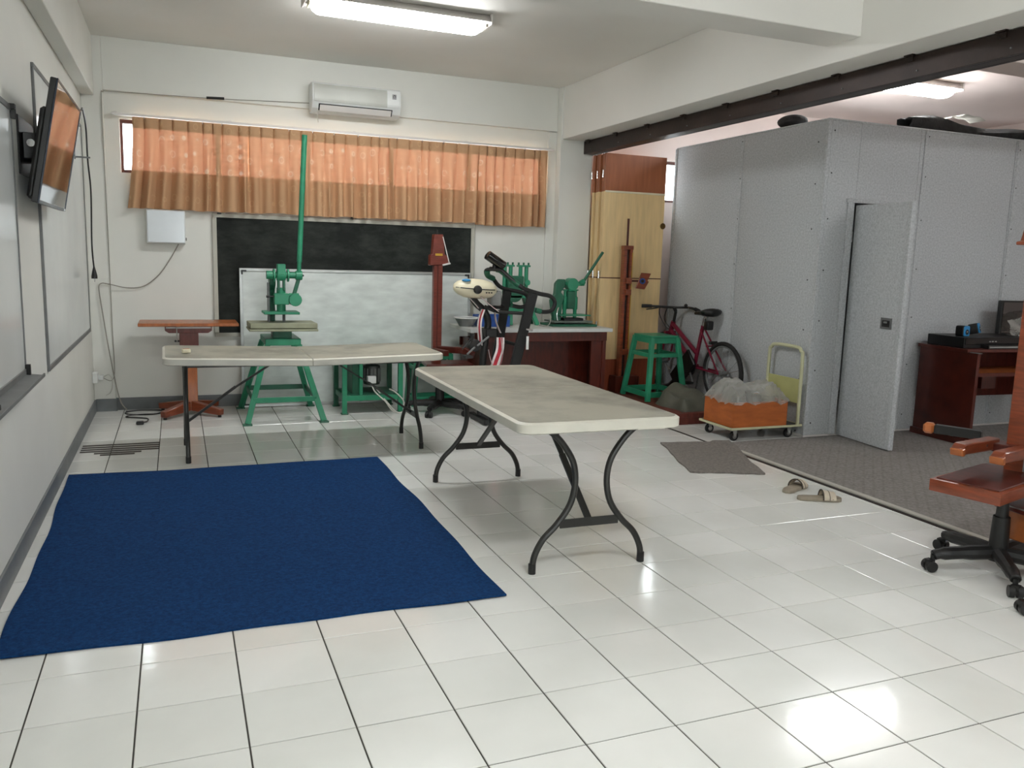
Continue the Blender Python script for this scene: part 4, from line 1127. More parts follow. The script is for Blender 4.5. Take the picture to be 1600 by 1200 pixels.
# cream pod
pod = MB()
prof = [(0.0, 2.532), (0.03, 2.54), (0.055, 2.57), (0.075, 2.62), (0.084, 2.70), (0.082, 2.79), (0.066, 2.86), (0.03, 2.90)]
vs = []; fs = []; n = 20
for r, x in prof:
    f = (x - 2.532) / 0.37
    cz = 1.128 - 0.02 * f
    for k in range(n):
        a = 2 * pi * k / n
        vs.append((x, 3.62 + r * 1.05 * cos(a), cz + r * (0.95 if sin(a) > 0 else 1.0) * sin(a)))
for i in range(len(prof) - 1):
    for k in range(n):
        fs.append((i * n + k, i * n + (k + 1) % n, (i + 1) * n + (k + 1) % n, (i + 1) * n + k))
fs.append(tuple((len(prof) - 1) * n + k for k in range(n)))
pod.add(vs, fs)
pd = E_('massager_head', pod, CREAM, smooth=60)
E_('seam', MB().tube([(2.545, 3.588, 1.128), (2.6, 3.55, 1.124), (2.70, 3.529, 1.117), (2.80, 3.531, 1.112), (2.87, 3.555, 1.11)], 0.0045, n=6, sub=4), BLACK, pd)
E_('knob', MB().lathe([(0.034, 0.02), (0.036, 0.0), (0.03, -0.022), (0.012, -0.026)], (2.712, 3.53, 1.112), 'y', 18), BLACK, pd)
E_('display', MB().ball((2.627, 3.575, 1.185), 0.036, 0.04, 0.012), SKYBLUE, pd)
for k in range(3):
    E_('vent_hole', MB().cyl((2.79 + 0.022 * k, 3.538, 1.088), (2.79 + 0.022 * k, 3.53, 1.088), 0.006, n=8), BLACK, pd)
E_('pod_bracket', MB().box(2.86, 2.95, 3.6, 3.72, 0.98, 1.10), mat('grey_plastic', (140, 142, 140), 0.5), bevel=0.01)
E_('pod_post', MB().tube([(2.70, 3.62, 1.04), (2.74, 3.62, 0.99), (2.807, 3.62, 0.93), (2.84, 3.62, 0.833), (2.82, 3.62, 0.70), (2.80, 3.62, 0.5), (2.79, 3.62, 0.06)], 0.03, n=12, sub=5), BLACK)
E_('cross_tube', MB().tube([(2.783, 3.56, 0.976), (2.869, 3.54, 0.939), (2.955, 3.52, 0.929), (3.15, 3.47, 0.924)], 0.014, n=8, sub=4), BLACK)
E_('cross_tube', MB().tube([(2.851, 3.66, 0.965), (2.948, 3.68, 0.961), (3.02, 3.72, 0.96)], 0.014, n=8, sub=4), BLACK)
E_('cross_tube', MB().cyl((2.99, 3.74, 0.68), (3.06, 3.49, 0.66), 0.014, n=10), BLACK)
E_('clamp', MB().box(2.80, 2.90, 3.55, 3.69, 0.72, 0.79), BLACK, bevel=0.008)
E_('adjust_knob', MB().cyl((3.13, 3.42, 0.80), (3.13, 3.45, 0.80), 0.008, n=8).cyl((3.10, 3.42, 0.80), (3.16, 3.42, 0.79), 0.009, n=8), CHROME)
E_('side_label', MB().beam((3.12, 3.425, 0.63), (3.12, 3.425, 0.74), 0.022, 0.004, up=(0, 1, 0)), WHITE_P)
def belt(pts, w):
    """striped webbing: white band with a red core, hanging along pts"""
    P_ = [Vector(p) for p in pts]
    w = w * 1.5
    bt = E_('belt', MB().tube(P_, 0.01, n=8, sub=5, flat=(w, 0.0035)), BELT_W)
    E_('stripe', MB().tube([p + Vector((0, -0.0022, 0)) for p in P_], 0.01, n=8, sub=5, flat=(w * 0.5, 0.0036)), BELT_R, bt)
belt([(2.74, 3.535, 1.055), (2.79, 3.52, 1.01), (2.85, 3.51, 0.965), (2.885, 3.51, 0.94)], 0.02)
belt([(2.66, 3.58, 1.04), (2.70, 3.575, 1.0), (2.735, 3.57, 0.96)], 0.018)
belt([(2.775, 3.565, 0.95), (2.75, 3.56, 0.88), (2.742, 3.555, 0.80), (2.752, 3.56, 0.71), (2.76, 3.57, 0.66)], 0.024)
belt([(2.865, 3.53, 0.93), (2.875, 3.53, 0.86), (2.90, 3.53, 0.80), (2.92, 3.53, 0.76)], 0.014)
belt([(2.925, 3.54, 0.72), (2.92, 3.535, 0.62), (2.885, 3.53, 0.52), (2.86, 3.53, 0.44)], 0.022)
belt([(2.935, 3.545, 0.72), (2.945, 3.535, 0.60), (2.925, 3.53, 0.50), (2.90, 3.53, 0.44)], 0.018)
belt([(2.82, 3.535, 0.62), (2.835, 3.53, 0.55), (2.86, 3.53, 0.48), (2.88, 3.53, 0.43)], 0.016)
ck = E_('crank', MB().cyl((2.69, 3.49, 0.66), (2.69, 3.56, 0.66), 0.05, n=18), BLACK, bevel=0.003)
E_('crank_arm', MB().beam((2.70, 3.48, 0.66), (2.80, 3.48, 0.735), 0.012, 0.014), ALU_GREY, ck, bevel=0.002)
E_('crank_arm', MB().beam((2.68, 3.48, 0.65), (2.61, 3.47, 0.59), 0.012, 0.014), ALU_GREY, ck, bevel=0.002)
E_('pedal', MB().box(2.575, 2.64, 3.40, 3.48, 0.565, 0.59), BLACK, ck, bevel=0.004)
E_('pull_rod', MB().cyl((2.58, 3.5, 0.63), (2.66, 3.5, 0.73), 0.006, n=8).cyl((2.66, 3.5, 0.70), (2.66, 3.5, 0.76), 0.016, n=10), BLACK, ck)

# ------------------------------------------------------------------ workbench desk with two small presses
dk = thing('desk', 'dark red wooden desk with a pale grey top in front of the back corner', 'desk', (3.525, 4.30, 0))
DX0, DX1, DY0, DY1 = -0.705, 0.705, -0.30, 0.30
part('desk_top', MB().box(DX0, DX1, DY0, DY1, 0.715, 0.75), mat('pale_laminate', (196, 196, 190), 0.4, var=0.05), dk, bevel=0.003)
part('edge_band', MB().box(DX0, DX1, DY0 - 0.003, DY0, 0.718, 0.748), mat('pale_edge', (206, 208, 206), 0.4, var=0.03), dk)
part('apron', MB().box(DX0 + 0.05, DX1 - 0.04, DY0 + 0.03, DY0 + 0.05, 0.63, 0.715), BROWN_D, dk, bevel=0.002)
part('side_panel', MB().box(DX1 - 0.08, DX1 - 0.045, DY0 + 0.03, DY1 - 0.02, 0, 0.63), BROWN_D, dk, bevel=0.002)
part('front_stile', MB().box(DX1 - 0.19, DX1 - 0.08, DY0 + 0.05, DY0 + 0.07, 0.0, 0.63), BROWN_D, dk, bevel=0.002)
part('side_panel', MB().box(DX0 + 0.11, DX0 + 0.145, DY0 + 0.03, DY1 - 0.02, 0, 0.63), BROWN_D, dk, bevel=0.002)
part('modesty_panel', MB().box(DX0 + 0.09, DX1 - 0.08, 0.02, 0.04, 0.08, 0.63), BROWN_D, dk, bevel=0.002)
part('back_rail', MB().box(DX0 + 0.09, DX1 - 0.08, DY1 - 0.04, DY1 - 0.02, 0.55, 0.63), BROWN_D, dk, bevel=0.002)

p2 = thing('column_press', 'green two-column press standing on splayed legs on the desk behind the handlebars', 'press', (3.42, 4.42, 0.75))
for sx in (-1, 1):
    cx = sx * 0.08 - 0.02
    for dx in (-0.03, 0.03):
        part('column', MB().cyl((cx + dx, 0, 0.25), (cx + dx, 0, 0.555), 0.019, n=12), GREEN, p2)
    cp = part('column_cap', MB().box(cx - 0.06, cx + 0.06, -0.03, 0.03, 0.545, 0.562), GREEN, p2, bevel=0.002)
    for dx in (-0.05, 0.0, 0.05):
        part('nut', MB().cyl((cx + dx, 0, 0.562), (cx + dx, 0, 0.585), 0.010, n=6), GREEN_D, cp)
    part('foot_leg', MB().beam((sx * 0.07, 0, 0.30), (sx * 0.14 + (0.06 if sx > 0 else 0.06), -0.05, 0.0), 0.04, 0.04, up=(0, 1, 0)), GREEN, p2, bevel=0.003)
    part('foot_leg', MB().beam((sx * 0.07, 0.02, 0.30), (sx * 0.14 + 0.06, 0.11, 0.0), 0.04, 0.04, up=(0, 1, 0)), GREEN_D, p2, bevel=0.003)
part('body', MB().box(-0.11, 0.05, -0.05, 0.05, 0.33, 0.46), GREEN_D, p2, bevel=0.008)
part('cam', MB().cyl((-0.05, -0.07, 0.30), (-0.05, 0.05, 0.30), 0.085, n=24), GREEN_D, p2, bevel=0.004)
part('bearing', MB().cyl((0.09, -0.04, 0.40), (0.09, -0.02, 0.40), 0.028, n=14).cyl((0.09, -0.04, 0.33), (0.09, -0.02, 0.33), 0.022, n=14), GREEN, p2)
part('cross_bar', MB().box(-0.13, 0.19, -0.045, -0.02, 0.13, 0.165), GREEN, p2, bevel=0.003)
part('table_plate', MB().box(-0.1, 0.12, -0.07, 0.08, 0.255, 0.28), GREEN, p2, bevel=0.003)

p3 = thing('small_lever_press', 'small green lever press with a slanting handle on the right end of the desk', 'press', (3.92, 4.32, 0.75))
part('base_plate', MB().box(-0.23, 0.235, -0.15, 0.15, 0.0, 0.022), GREEN_D, p3, bevel=0.003)
part('die_plate', MB().box(-0.2, 0.2, -0.12, 0.12, 0.035, 0.052), mat('steel_plate', (110, 120, 112), 0.4, 0.5), p3, bevel=0.002)
part('spacer', MB().box(-0.08, 0.1, -0.08, 0.08, 0.022, 0.035), BLACK, p3, bevel=0.002)
part('bolster', MB().box(-0.08, 0.12, -0.08, 0.08, 0.052, 0.075), BLACK, p3, bevel=0.002)
part('upper_plate', MB().box(-0.12, 0.19, -0.1, 0.1, 0.098, 0.108), GREEN, p3, bevel=0.002)
for x in (-0.045, 0.065):
    part('column', MB().lathe([(0.018, 0.075), (0.018, 0.15), (0.024, 0.16), (0.024, 0.27), (0.014, 0.28), (0.014, 0.33), (0.028, 0.335), (0.028, 0.345)], (x, 0, 0), 'z', 14), GREEN, p3)
part('ram', MB().box(-0.03, 0.05, -0.035, 0.035, 0.16, 0.33), GREEN_D, p3, bevel=0.008)
part('gear_housing', MB().cyl((0.015, -0.05, 0.395), (0.015, 0.05, 0.395), 0.058, n=24).box(-0.02, 0.05, -0.04, 0.04, 0.33, 0.39), GREEN, p3, bevel=0.004)
part('side_arm', MB().prism([(-0.17, 0.05), (-0.09, 0.05), (-0.085, 0.2), (-0.06, 0.27), (-0.1, 0.32), (-0.06, 0.37), (-0.06, 0.44), (-0.12, 0.44), (-0.155, 0.40), (-0.16, 0.3), (-0.2, 0.24)], 'y', -0.03, 0.03), GREEN_D, p3, bevel=0.006)
part('shaft', MB().cyl((-0.1, 0, 0.40), (0.15, 0, 0.40), 0.02, n=14), GREEN, p3)
lv = part('lever_socket', MB().cyl((0.11, 0, 0.40), (0.15, -0.0, 0.425), 0.026, n=14), GREEN, p3)
part('lever', MB().cyl((0.13, 0, 0.40), (0.335, -0.01, 0.705), 0.014, n=12), GREEN_D, lv)
part('guide_wire', MB().tube([(-0.17, -0.12, 0.06), (-0.18, -0.12, 0.12), (-0.16, -0.11, 0.18)], 0.006, n=8, sub=4), CHROME, p3)

tb = thing('blue_tray', 'deep blue plastic tray on the desk behind the exercise machine', 'tray', (3.14, 4.32, 0.75))
part('tray_wall', MB().box(-0.15, 0.13, -0.12, -0.112, 0, 0.10).box(-0.15, 0.13, 0.112, 0.12, 0, 0.10).box(-0.15, -0.142, -0.112, 0.112, 0, 0.1).box(0.122, 0.13, -0.112, 0.112, 0, 0.1), BLUE_TRAY, tb, bevel=0.002)
part('tray_floor', MB().box(-0.142, 0.122, -0.112, 0.112, 0, 0.008), BLUE_TRAY, tb)
bw = thing('grey_bowl', 'grey plastic bowl at the left end of the desk', 'bowl', (2.872, 4.28, 0.75))
part('bowl_shell', MB().lathe([(0.05, 0.0), (0.06, 0.0), (0.105, 0.075), (0.112, 0.078), (0.098, 0.072), (0.055, 0.01)], (0, 0, 0), 'z', 24), mat('grey_bowl', (134, 136, 134), 0.5), bw)
part('rim', MB().tube([(0.11 * cos(a * pi / 12), 0.11 * sin(a * pi / 12), 0.078) for a in range(24)], 0.006, n=6, closed=True), WHITE_P, bw)
single('desk_cable', MB().tube([(3.60, 4.28, 0.756), (3.63, 4.2, 0.756), (3.66, 4.18, 0.78), (3.68, 4.2, 0.85), (3.66, 4.24, 0.90)], 0.004, n=6, sub=5), WIRE,
       'thin grey cable curling up between the two presses on the desk', 'cable')

# ------------------------------------------------------------------ folding partition stacked at the back
fp = thing('folding_partition', 'stack of folded beige and brown partition panels hanging from the steel track', 'partition', (4.6, 4.5, 0))
ys = [4.375, 4.435, 4.495, 4.555, 4.615, 4.675]
for k, y in enumerate(ys):
    xa = 4.272 + (0.0, 0.012, 0.0, 0.014, 0.004, 0.0)[k]; xb = 4.945 - 0.012 * (k % 2)
    if y > 4.66: xa = 4.31
    pn = part('panel', MB().box(xa, xb, y - 0.018, y + 0.018, 0.41, 2.035), BEIGE_V, fp, world=True, bevel=0.003)
    part('panel_head', MB().box(xa, xb, y - 0.018, y + 0.018, 2.035, 2.39), BROWN_V, pn, world=True, bevel=0.003)
    part('panel_base', MB().box(xa, xb, y - 0.018, y + 0.018, 0.02, 0.41), BROWN_V if k else mat('red_brown_veneer', (146, 72, 46), 0.4, var=0.1, stretch=(9, 9, 1)), pn, world=True, bevel=0.003)
    part('joint_line', MB().box(xa - 0.001, xb + 0.001, y - 0.0195, y + 0.0195, 1.206, 1.216), BROWN_D, pn, world=True)
    part('hanger', MB().cyl((4.285, y, 2.39), (4.285, y, 2.42), 0.008, n=8).box(4.268, 4.302, y - 0.012, y + 0.012, 2.42, 2.44), CHROME, pn, world=True)
    if k in (0, 2, 4):
        for z in (0.75, 1.24, 2.2):
            part('hinge', MB().cyl((xa - 0.004, y + 0.03, z - 0.035), (xa - 0.004, y + 0.03, z + 0.035), 0.008, n=8), CHROME, pn, world=True)
part('moulding', MB().box(4.275, 4.942, ys[0] - 0.024, ys[0] - 0.018, 2.025, 2.043), CREAM, fp, world=True, bevel=0.002)
part('lock', MB().cyl((4.935, ys[0] - 0.022, 1.73), (4.935, ys[0] - 0.01, 1.73), 0.03, n=18), mat('aged_brass', (120, 92, 50), 0.4, 0.7), fp, world=True)

# ------------------------------------------------------------------ low platform with stool, measuring stand, bicycle
lp = thing('low_platform', 'low red-brown wooden platform under the green stool and the bicycle', 'platform', (4.74, 3.7, 0))
part('deck', MB().box(4.37, 5.10, 3.06, 4.33, 0.065, 0.10), RED_WOOD, lp, world=True, bevel=0.003)
part('skirt_board', MB().box(4.375, 5.095, 3.075, 3.095, 0.0, 0.065), RED_WOOD, lp, world=True, bevel=0.002)
part('skirt_board', MB().box(4.375, 4.395, 3.095, 4.32, 0.0, 0.065), RED_WOOD, lp, world=True, bevel=0.002)
part('skirt_board', MB().box(5.075, 5.095, 3.095, 4.32, 0.0, 0.065), RED_WOOD, lp, world=True, bevel=0.002)

green_stool('tall_stool', 'tall green wooden stool with splayed legs beside the bicycle', (4.64, 3.89, 0.10), 0, 0.40, 0.46, 0.60, 0.27, 0.30)

sd = thing('measuring_stand', 'slim brown wooden height measuring stand in front of the beige partition', 'stand', (4.49, 4.24, 0.10))
def S_(nm, m, mt, par=sd, **k):
    return part(nm, m, mt, par, **k)
S_('base_block', MB().box(-0.1, 0.16, -0.06, 0.075, 0.0, 0.16), BROWN_D, bevel=0.004)
S_('base_step', MB().box(-0.02, 0.35, -0.06, 0.05, 0.0, 0.06), BROWN_D, bevel=0.004)
po = S_('post', MB().box(-0.055, -0.022, -0.03, 0.03, 0.16, 1.40).box(0.012, 0.04, -0.03, 0.03, 0.16, 1.39), BROWN, bevel=0.003)
S_('slot_back', MB().box(-0.022, 0.012, 0.005, 0.02, 0.16, 1.39), BLACK, po)
S_('scale_strip', MB().box(0.032, 0.039, -0.034, -0.029, 0.16, 1.36), GOLD, po)
S_('post_cap', MB().box(-0.058, 0.044, -0.034, 0.034, 1.385, 1.425), BROWN, bevel=0.004)
S_('slide_bar', MB().box(-0.022, -0.004, -0.012, 0.004, 0.9, 1.68), BROWN_D, bevel=0.002)
for z in (1.09, 0.98, 0.4):
    S_('guide_block', MB().box(-0.03, 0.035, -0.045, -0.03, z - 0.028, z + 0.028), BROWN, bevel=0.003)
arm = S_('gauge_arm', MB().cyl((0.035, -0.04, 1.09), (0.12, -0.04, 1.09), 0.010, n=10), BROWN_D)
pl = S_('gauge_plate', MB().prism([(0.07, 1.02), (0.17, 1.01), (0.215, 1.085), (0.20, 1.095), (0.235, 1.165), (0.13, 1.17), (0.10, 1.09)], 'y', -0.06, -0.045), BROWN, arm, bevel=0.002)
S_('dial', MB().tube([(0.14 + 0.026 * cos(a * pi / 9), -0.064, 1.09 + 0.022 * sin(a * pi / 9)) for a in range(18)], 0.006, n=6, closed=True), BLUE_TRAY, pl)
S_('dial_centre', MB().cyl((0.14, -0.066, 1.09), (0.14, -0.058, 1.09), 0.016, n=14), BLACK, pl)

bk = thing('bicycle', 'dark pink bicycle with black saddle leaning by the grey booth wall', 'bicycle', (5.02, 3.8, 0.10))
BX = 5.02
def K_(nm, m, mt, par=bk, **k):
    return part(nm, m, mt, par, world=True, **k)
def wheel(y, z, r, x=BX):
    ty = K_('tyre', MB().tube([(x, y + (r - 0.02) * cos(a * pi / 20), z + (r - 0.02) * sin(a * pi / 20)) for a in range(40)], 0.02, n=10, closed=True), RUBBER)
    K_('rim', MB().tube([(x, y + (r - 0.045) * cos(a * pi / 20), z + (r - 0.045) * sin(a * pi / 20)) for a in range(40)], 0.01, n=8, closed=True), ALU_GREY, ty)
    K_('hub', MB().cyl((x - 0.04, y, z), (x + 0.04, y, z), 0.022, n=14), ALU_GREY, ty)
    for a in range(18):
        t = a * pi / 9 + 0.1
        s = 0.022 if a % 2 else -0.022
        K_('spoke', MB().cyl((x + s, y + 0.02 * cos(t + 0.8), z + 0.02 * sin(t + 0.8)), (x, y + (r - 0.05) * cos(t), z + (r - 0.05) * sin(t)), 0.0016, n=5, cap=False), CHROME, ty)
wheel(3.345, 0.392, 0.292)
wheel(4.325, 0.392, 0.292)
fr = K_('frame', MB().cyl((BX, 4.195, 0.80), (BX, 4.245, 0.67), 0.024, n=12).cyl((BX, 4.205, 0.775), (BX, 3.765, 0.53), 0.022, n=12).cyl((BX, 4.225, 0.705), (BX, 3.80, 0.405), 0.022, n=12)
        .cyl((BX, 3.79, 0.40), (BX, 3.69, 0.80), 0.019, n=12).cyl((BX - 0.025, 3.69, 0.76), (BX - 0.05, 3.345, 0.392), 0.009, n=8).cyl((BX + 0.025, 3.69, 0.76), (BX + 0.05, 3.345, 0.392), 0.009, n=8)
        .cyl((BX - 0.03, 3.79, 0.40), (BX - 0.05, 3.345, 0.392), 0.010, n=8).cyl((BX + 0.03, 3.79, 0.40), (BX + 0.05, 3.345, 0.392), 0.010, n=8).cyl((BX - 0.045, 3.56, 0.62), (BX + 0.045, 3.56, 0.62), 0.007, n=8)
        .cyl((BX - 0.035, 3.79, 0.40), (BX + 0.035, 3.79, 0.40), 0.026, n=12), MAGENTA)
K_('fork', MB().cyl((BX, 4.245, 0.69), (BX, 4.25, 0.65), 0.02, n=10).tube([(BX - 0.05, 4.25, 0.68), (BX - 0.052, 4.28, 0.52), (BX - 0.05, 4.325, 0.392)], 0.011, n=8, sub=4).tube([(BX + 0.05, 4.25, 0.68), (BX + 0.052, 4.28, 0.52), (BX + 0.05, 4.325, 0.392)], 0.011, n=8, sub=4).box(BX - 0.06, BX + 0.06, 4.235, 4.265, 0.675, 0.7), MAGENTA)
K_('stem', MB().cyl((BX, 4.19, 0.80), (BX, 4.165, 0.90), 0.015, n=10).cyl((BX, 4.165, 0.90), (BX - 0.02, 4.17, 0.94), 0.017, n=10), BLACK)
hb = K_('handlebar', MB().tube([(BX - 0.31, 4.30, 0.945), (BX - 0.2, 4.25, 0.945), (BX - 0.06, 4.19, 0.94), (BX, 4.16, 0.94), (BX + 0.055, 4.06, 0.945), (BX + 0.065, 3.95, 0.94), (BX + 0.055, 3.86, 0.925)], 0.012, n=10, sub=4), BLACK)
K_('grip', MB().cyl((BX - 0.31, 4.30, 0.945), (BX - 0.22, 4.26, 0.945), 0.018, n=10), RUBBER, hb)
K_('grip', MB().cyl((BX + 0.064, 3.93, 0.938), (BX + 0.055, 3.85, 0.924), 0.018, n=10), RUBBER, hb)
K_('brake_lever', MB().tube([(BX - 0.17, 4.22, 0.935), (BX - 0.22, 4.22, 0.925), (BX - 0.29, 4.245, 0.915)], 0.006, n=6, sub=3), BLACK, hb)
K_('brake_lever', MB().tube([(BX + 0.05, 4.02, 0.94), (BX + 0.02, 3.97, 0.95), (BX + 0.02, 3.9, 0.94)], 0.006, n=6, sub=3), BLACK, hb)
K_('bell', MB().ball((BX + 0.05, 4.07, 0.965), 0.018, 0.018, 0.016, n=12, m=8), BLACK, hb)
K_('brake_cable', MB().tube([(BX - 0.15, 4.22, 0.94), (BX - 0.1, 4.30, 0.86), (BX - 0.05, 4.27, 0.75), (BX - 0.03, 4.22, 0.72)], 0.004, n=6, sub=5).tube([(BX - 0.08, 4.2, 0.93), (BX - 0.08, 4.24, 0.82), (BX - 0.03, 4.2, 0.73)], 0.004, n=6, sub=5), BLACK)
K_('seat_post', MB().cyl((BX, 3.69, 0.79), (BX, 3.665, 0.89), 0.013, n=10), CHROME)
sa = MB(); vs = []; fs = []
secs = [(3.83, 0.012, 0.905), (3.80, 0.022, 0.912), (3.72, 0.035, 0.918), (3.65, 0.07, 0.925), (3.58, 0.105, 0.938), (3.535, 0.09, 0.94), (3.51, 0.04, 0.935)]
for (y, w, z) in secs:
    for k in range(12):
        a = 2 * pi * k / 12
        vs.append((BX + w * cos(a), y, z + min((0.03 if sin(a) > 0 else 0.05), 0.008 + 0.45 * w) * sin(a)))
for i in range(len(secs) - 1):
    for k in range(12):
        fs.append((i * 12 + k, i * 12 + (k + 1) % 12, (i + 1) * 12 + (k + 1) % 12, (i + 1) * 12 + k))
fs += [tuple(range(11, -1, -1)), tuple((len(secs) - 1) * 12 + k for k in range(12))]
sa.add(vs, fs)
sdl = K_('saddle', sa, BLACK, smooth=60)
K_('saddle_spring', MB().tube([(BX - 0.03 + 0.016 * cos(a), 3.60 + 0.016 * sin(a), 0.87 + a * 0.0018) for a in range(22)], 0.004, n=6), CHROME, sdl)
K_('tail_light', MB().box(BX - 0.035, BX + 0.035, 3.57, 3.64, 0.765, 0.85), BLACK, bevel=0.012, seg=2)
K_('chain_guard', MB().beam((BX - 0.07, 4.02, 0.22), (BX - 0.07, 3.74, 0.50), 0.03, 0.19, up=(0, 1, 1)), BLACK, bevel=0.008)
K_('chainwheel', MB().cyl((BX - 0.05, 3.79, 0.40), (BX - 0.044, 3.79, 0.40), 0.085, n=28), BLACK)
K_('crank_arm', MB().beam((BX - 0.062, 3.79, 0.40), (BX - 0.066, 3.72, 0.26), 0.014, 0.02, up=(1, 0, 0)), ALU_GREY, bevel=0.002)
K_('pedal', MB().box(BX - 0.15, BX - 0.07, 3.68, 3.75, 0.245, 0.268), BLACK, bevel=0.004)
K_('brake_caliper', MB().box(BX - 0.04, BX + 0.04, 3.5, 3.53, 0.64, 0.67), BLACK, bevel=0.004)
K_('kickstand', MB().cyl((BX - 0.06, 3.62, 0.38), (BX - 0.12, 3.60, 0.10), 0.008, n=8), BLACK)

rr = random.Random(12)
def tarp_fn(u, v):
    x = 4.46 + 0.36 * u + 0.02 * sin(7 * v); y = 3.12 + 0.48 * v
    e = min(1, min(u, 1 - u) * 6) * min(1, min(v, 1 - v) * 5)
    h = e * (0.05 + 0.13 * v + 0.05 * u + 0.018 * sin(9 * u + 5 * v) + 0.012 * sin(15 * v - 7 * u))
    return (x, y, 0.101 + max(0, h))
single('tarpaulin', MB().grid(tarp_fn, 18, 18), TARP, 'crumpled grey-green tarpaulin heaped on the low platform behind the hand truck', 'tarpaulin', smooth=40)

# ------------------------------------------------------------------ platform truck with an orange box
pk = thing('platform_truck', 'cream platform hand truck with a pale green handle panel beside the booth corner', 'hand truck', (4.76, 2.58, 0))
X0, X1, Y0, Y1 = -0.335, 0.345, -0.20, 0.22
part('deck', MB().box(X0, X1, Y0, Y1, 0.092, 0.108), mat('dark_deck', (70, 70, 66), 0.5, 0.2), pk, bevel=0.002)
for (a, b, c, d) in ((X0 - 0.006, X1 + 0.006, Y0 - 0.008, Y0), (X0 - 0.006, X1 + 0.006, Y1, Y1 + 0.008), (X0 - 0.008, X0, Y0, Y1), (X1, X1 + 0.008, Y0, Y1)):
    part('deck_edge', MB().box(a, b, c, d, 0.094, 0.112), CREAM_GREEN, pk, bevel=0.002)
for sx in (X0 + 0.06, X1 - 0.09):
    for sy in (Y0 + 0.045, Y1 - 0.05):
        w_ = part('wheel', MB().lathe([(0.012, -0.014), (0.034, -0.014), (0.037, -0.009), (0.037, 0.009), (0.034, 0.014), (0.012, 0.014)], (sx, sy, 0.037), 'y', 20), RUBBER, pk)
        part('wheel_hub', MB().lathe([(0.006, -0.0155), (0.02, -0.0155), (0.02, 0.0155), (0.006, 0.0155)], (sx, sy, 0.037), 'y', 14), CHROME, w_)
        part('wheel_fork', MB().prism([(sx - 0.026, 0.092), (sx + 0.02, 0.092), (sx + 0.008, 0.034), (sx - 0.008, 0.034)], 'y', sy - 0.02, sy - 0.017).prism([(sx - 0.026, 0.092), (sx + 0.02, 0.092), (sx + 0.008, 0.034), (sx - 0.008, 0.034)], 'y', sy + 0.017, sy + 0.02), ALU, w_)
hx = X1 - 0.03
part('handle_tube', MB().tube([(hx, Y0 + 0.01, 0.108), (hx, Y0 + 0.01, 0.64), (hx, Y0 + 0.03, 0.70), (hx, Y0 + 0.08, 0.73), (hx, Y1 - 0.08, 0.73), (hx, Y1 - 0.03, 0.70), (hx, Y1 - 0.01, 0.64), (hx, Y1 - 0.01, 0.108)], 0.0145, n=10, sub=5), CREAM_GREEN, pk)
part('handle_panel', MB().box(hx - 0.004, hx + 0.004, Y0 + 0.02, Y1 - 0.02, 0.28, 0.475), PALE_GREEN, pk, bevel=0.001)
ob = thing('orange_box', 'open orange laminate box on the hand truck', 'box', (4.70, 2.585, 0.108))
bx0, bx1, by0, by1, bh = -0.255, 0.265, -0.195, 0.195, 0.20
part('side', MB().box(bx0, bx1, by0, by0 + 0.014, 0, bh), ORANGE, ob, bevel=0.001)
part('side', MB().box(bx0, bx1, by1 - 0.014, by1, 0, bh), ORANGE, ob, bevel=0.001)
part('end', MB().box(bx0, bx0 + 0.014, by0 + 0.014, by1 - 0.014, 0, bh), ORANGE, ob, bevel=0.001)
part('end', MB().box(bx1 - 0.014, bx1, by0 + 0.014, by1 - 0.014, 0, bh), ORANGE, ob, bevel=0.001)
part('bottom', MB().box(bx0 + 0.014, bx1 - 0.014, by0 + 0.014, by1 - 0.014, 0, 0.012), ORANGE, ob)
rr = random.Random(21)
cr_ = [[rr.uniform(-1, 1) for _ in range(40)] for _ in range(40)]
def bag_fn(u, v):
    i = int(u * 30); j = int(v * 20)
    x = 4.425 + 0.56 * u; y = 2.37 + 0.43 * v
    e = min(u, 1 - u) * 9; e2 = min(v, 1 - v) * 8
    h = 0.15 * min(1, e) * min(1, e2)
    return (x + 0.006 * cr_[j][i], y + 0.006 * cr_[j + 3][i], 0.30 + h * (0.8 + 0.3 * sin(9 * u + 2) * cos(5 * v)) + 0.016 * sin(21 * u + 9 * v) * sin(17 * v - 6 * u) + 0.007 * cr_[i % 20][j + 8])
single('plastic_sheet', MB().grid(bag_fn, 30, 20), FILM, 'crumpled clear plastic sheet bulging out of the orange box', 'plastic sheet', smooth=45)
it = thing('packed_equipment', 'dark equipment wrapped under the plastic in the orange box', 'equipment', (4.70, 2.6, 0.12))
part('case', MB().box(-0.14, 0.1, -0.1, 0.12, 0, 0.22), mat('grey_case', (112, 112, 104), 0.6), it, bevel=0.01)
part('grip', MB().box(-0.06, -0.02, -0.11, -0.06, 0.17, 0.27), BLACK, it, bevel=0.008)
part('block', MB().box(0.12, 0.23, -0.1, 0.1, 0, 0.2), mat('pale_case', (150, 148, 130), 0.6), it, bevel=0.01)

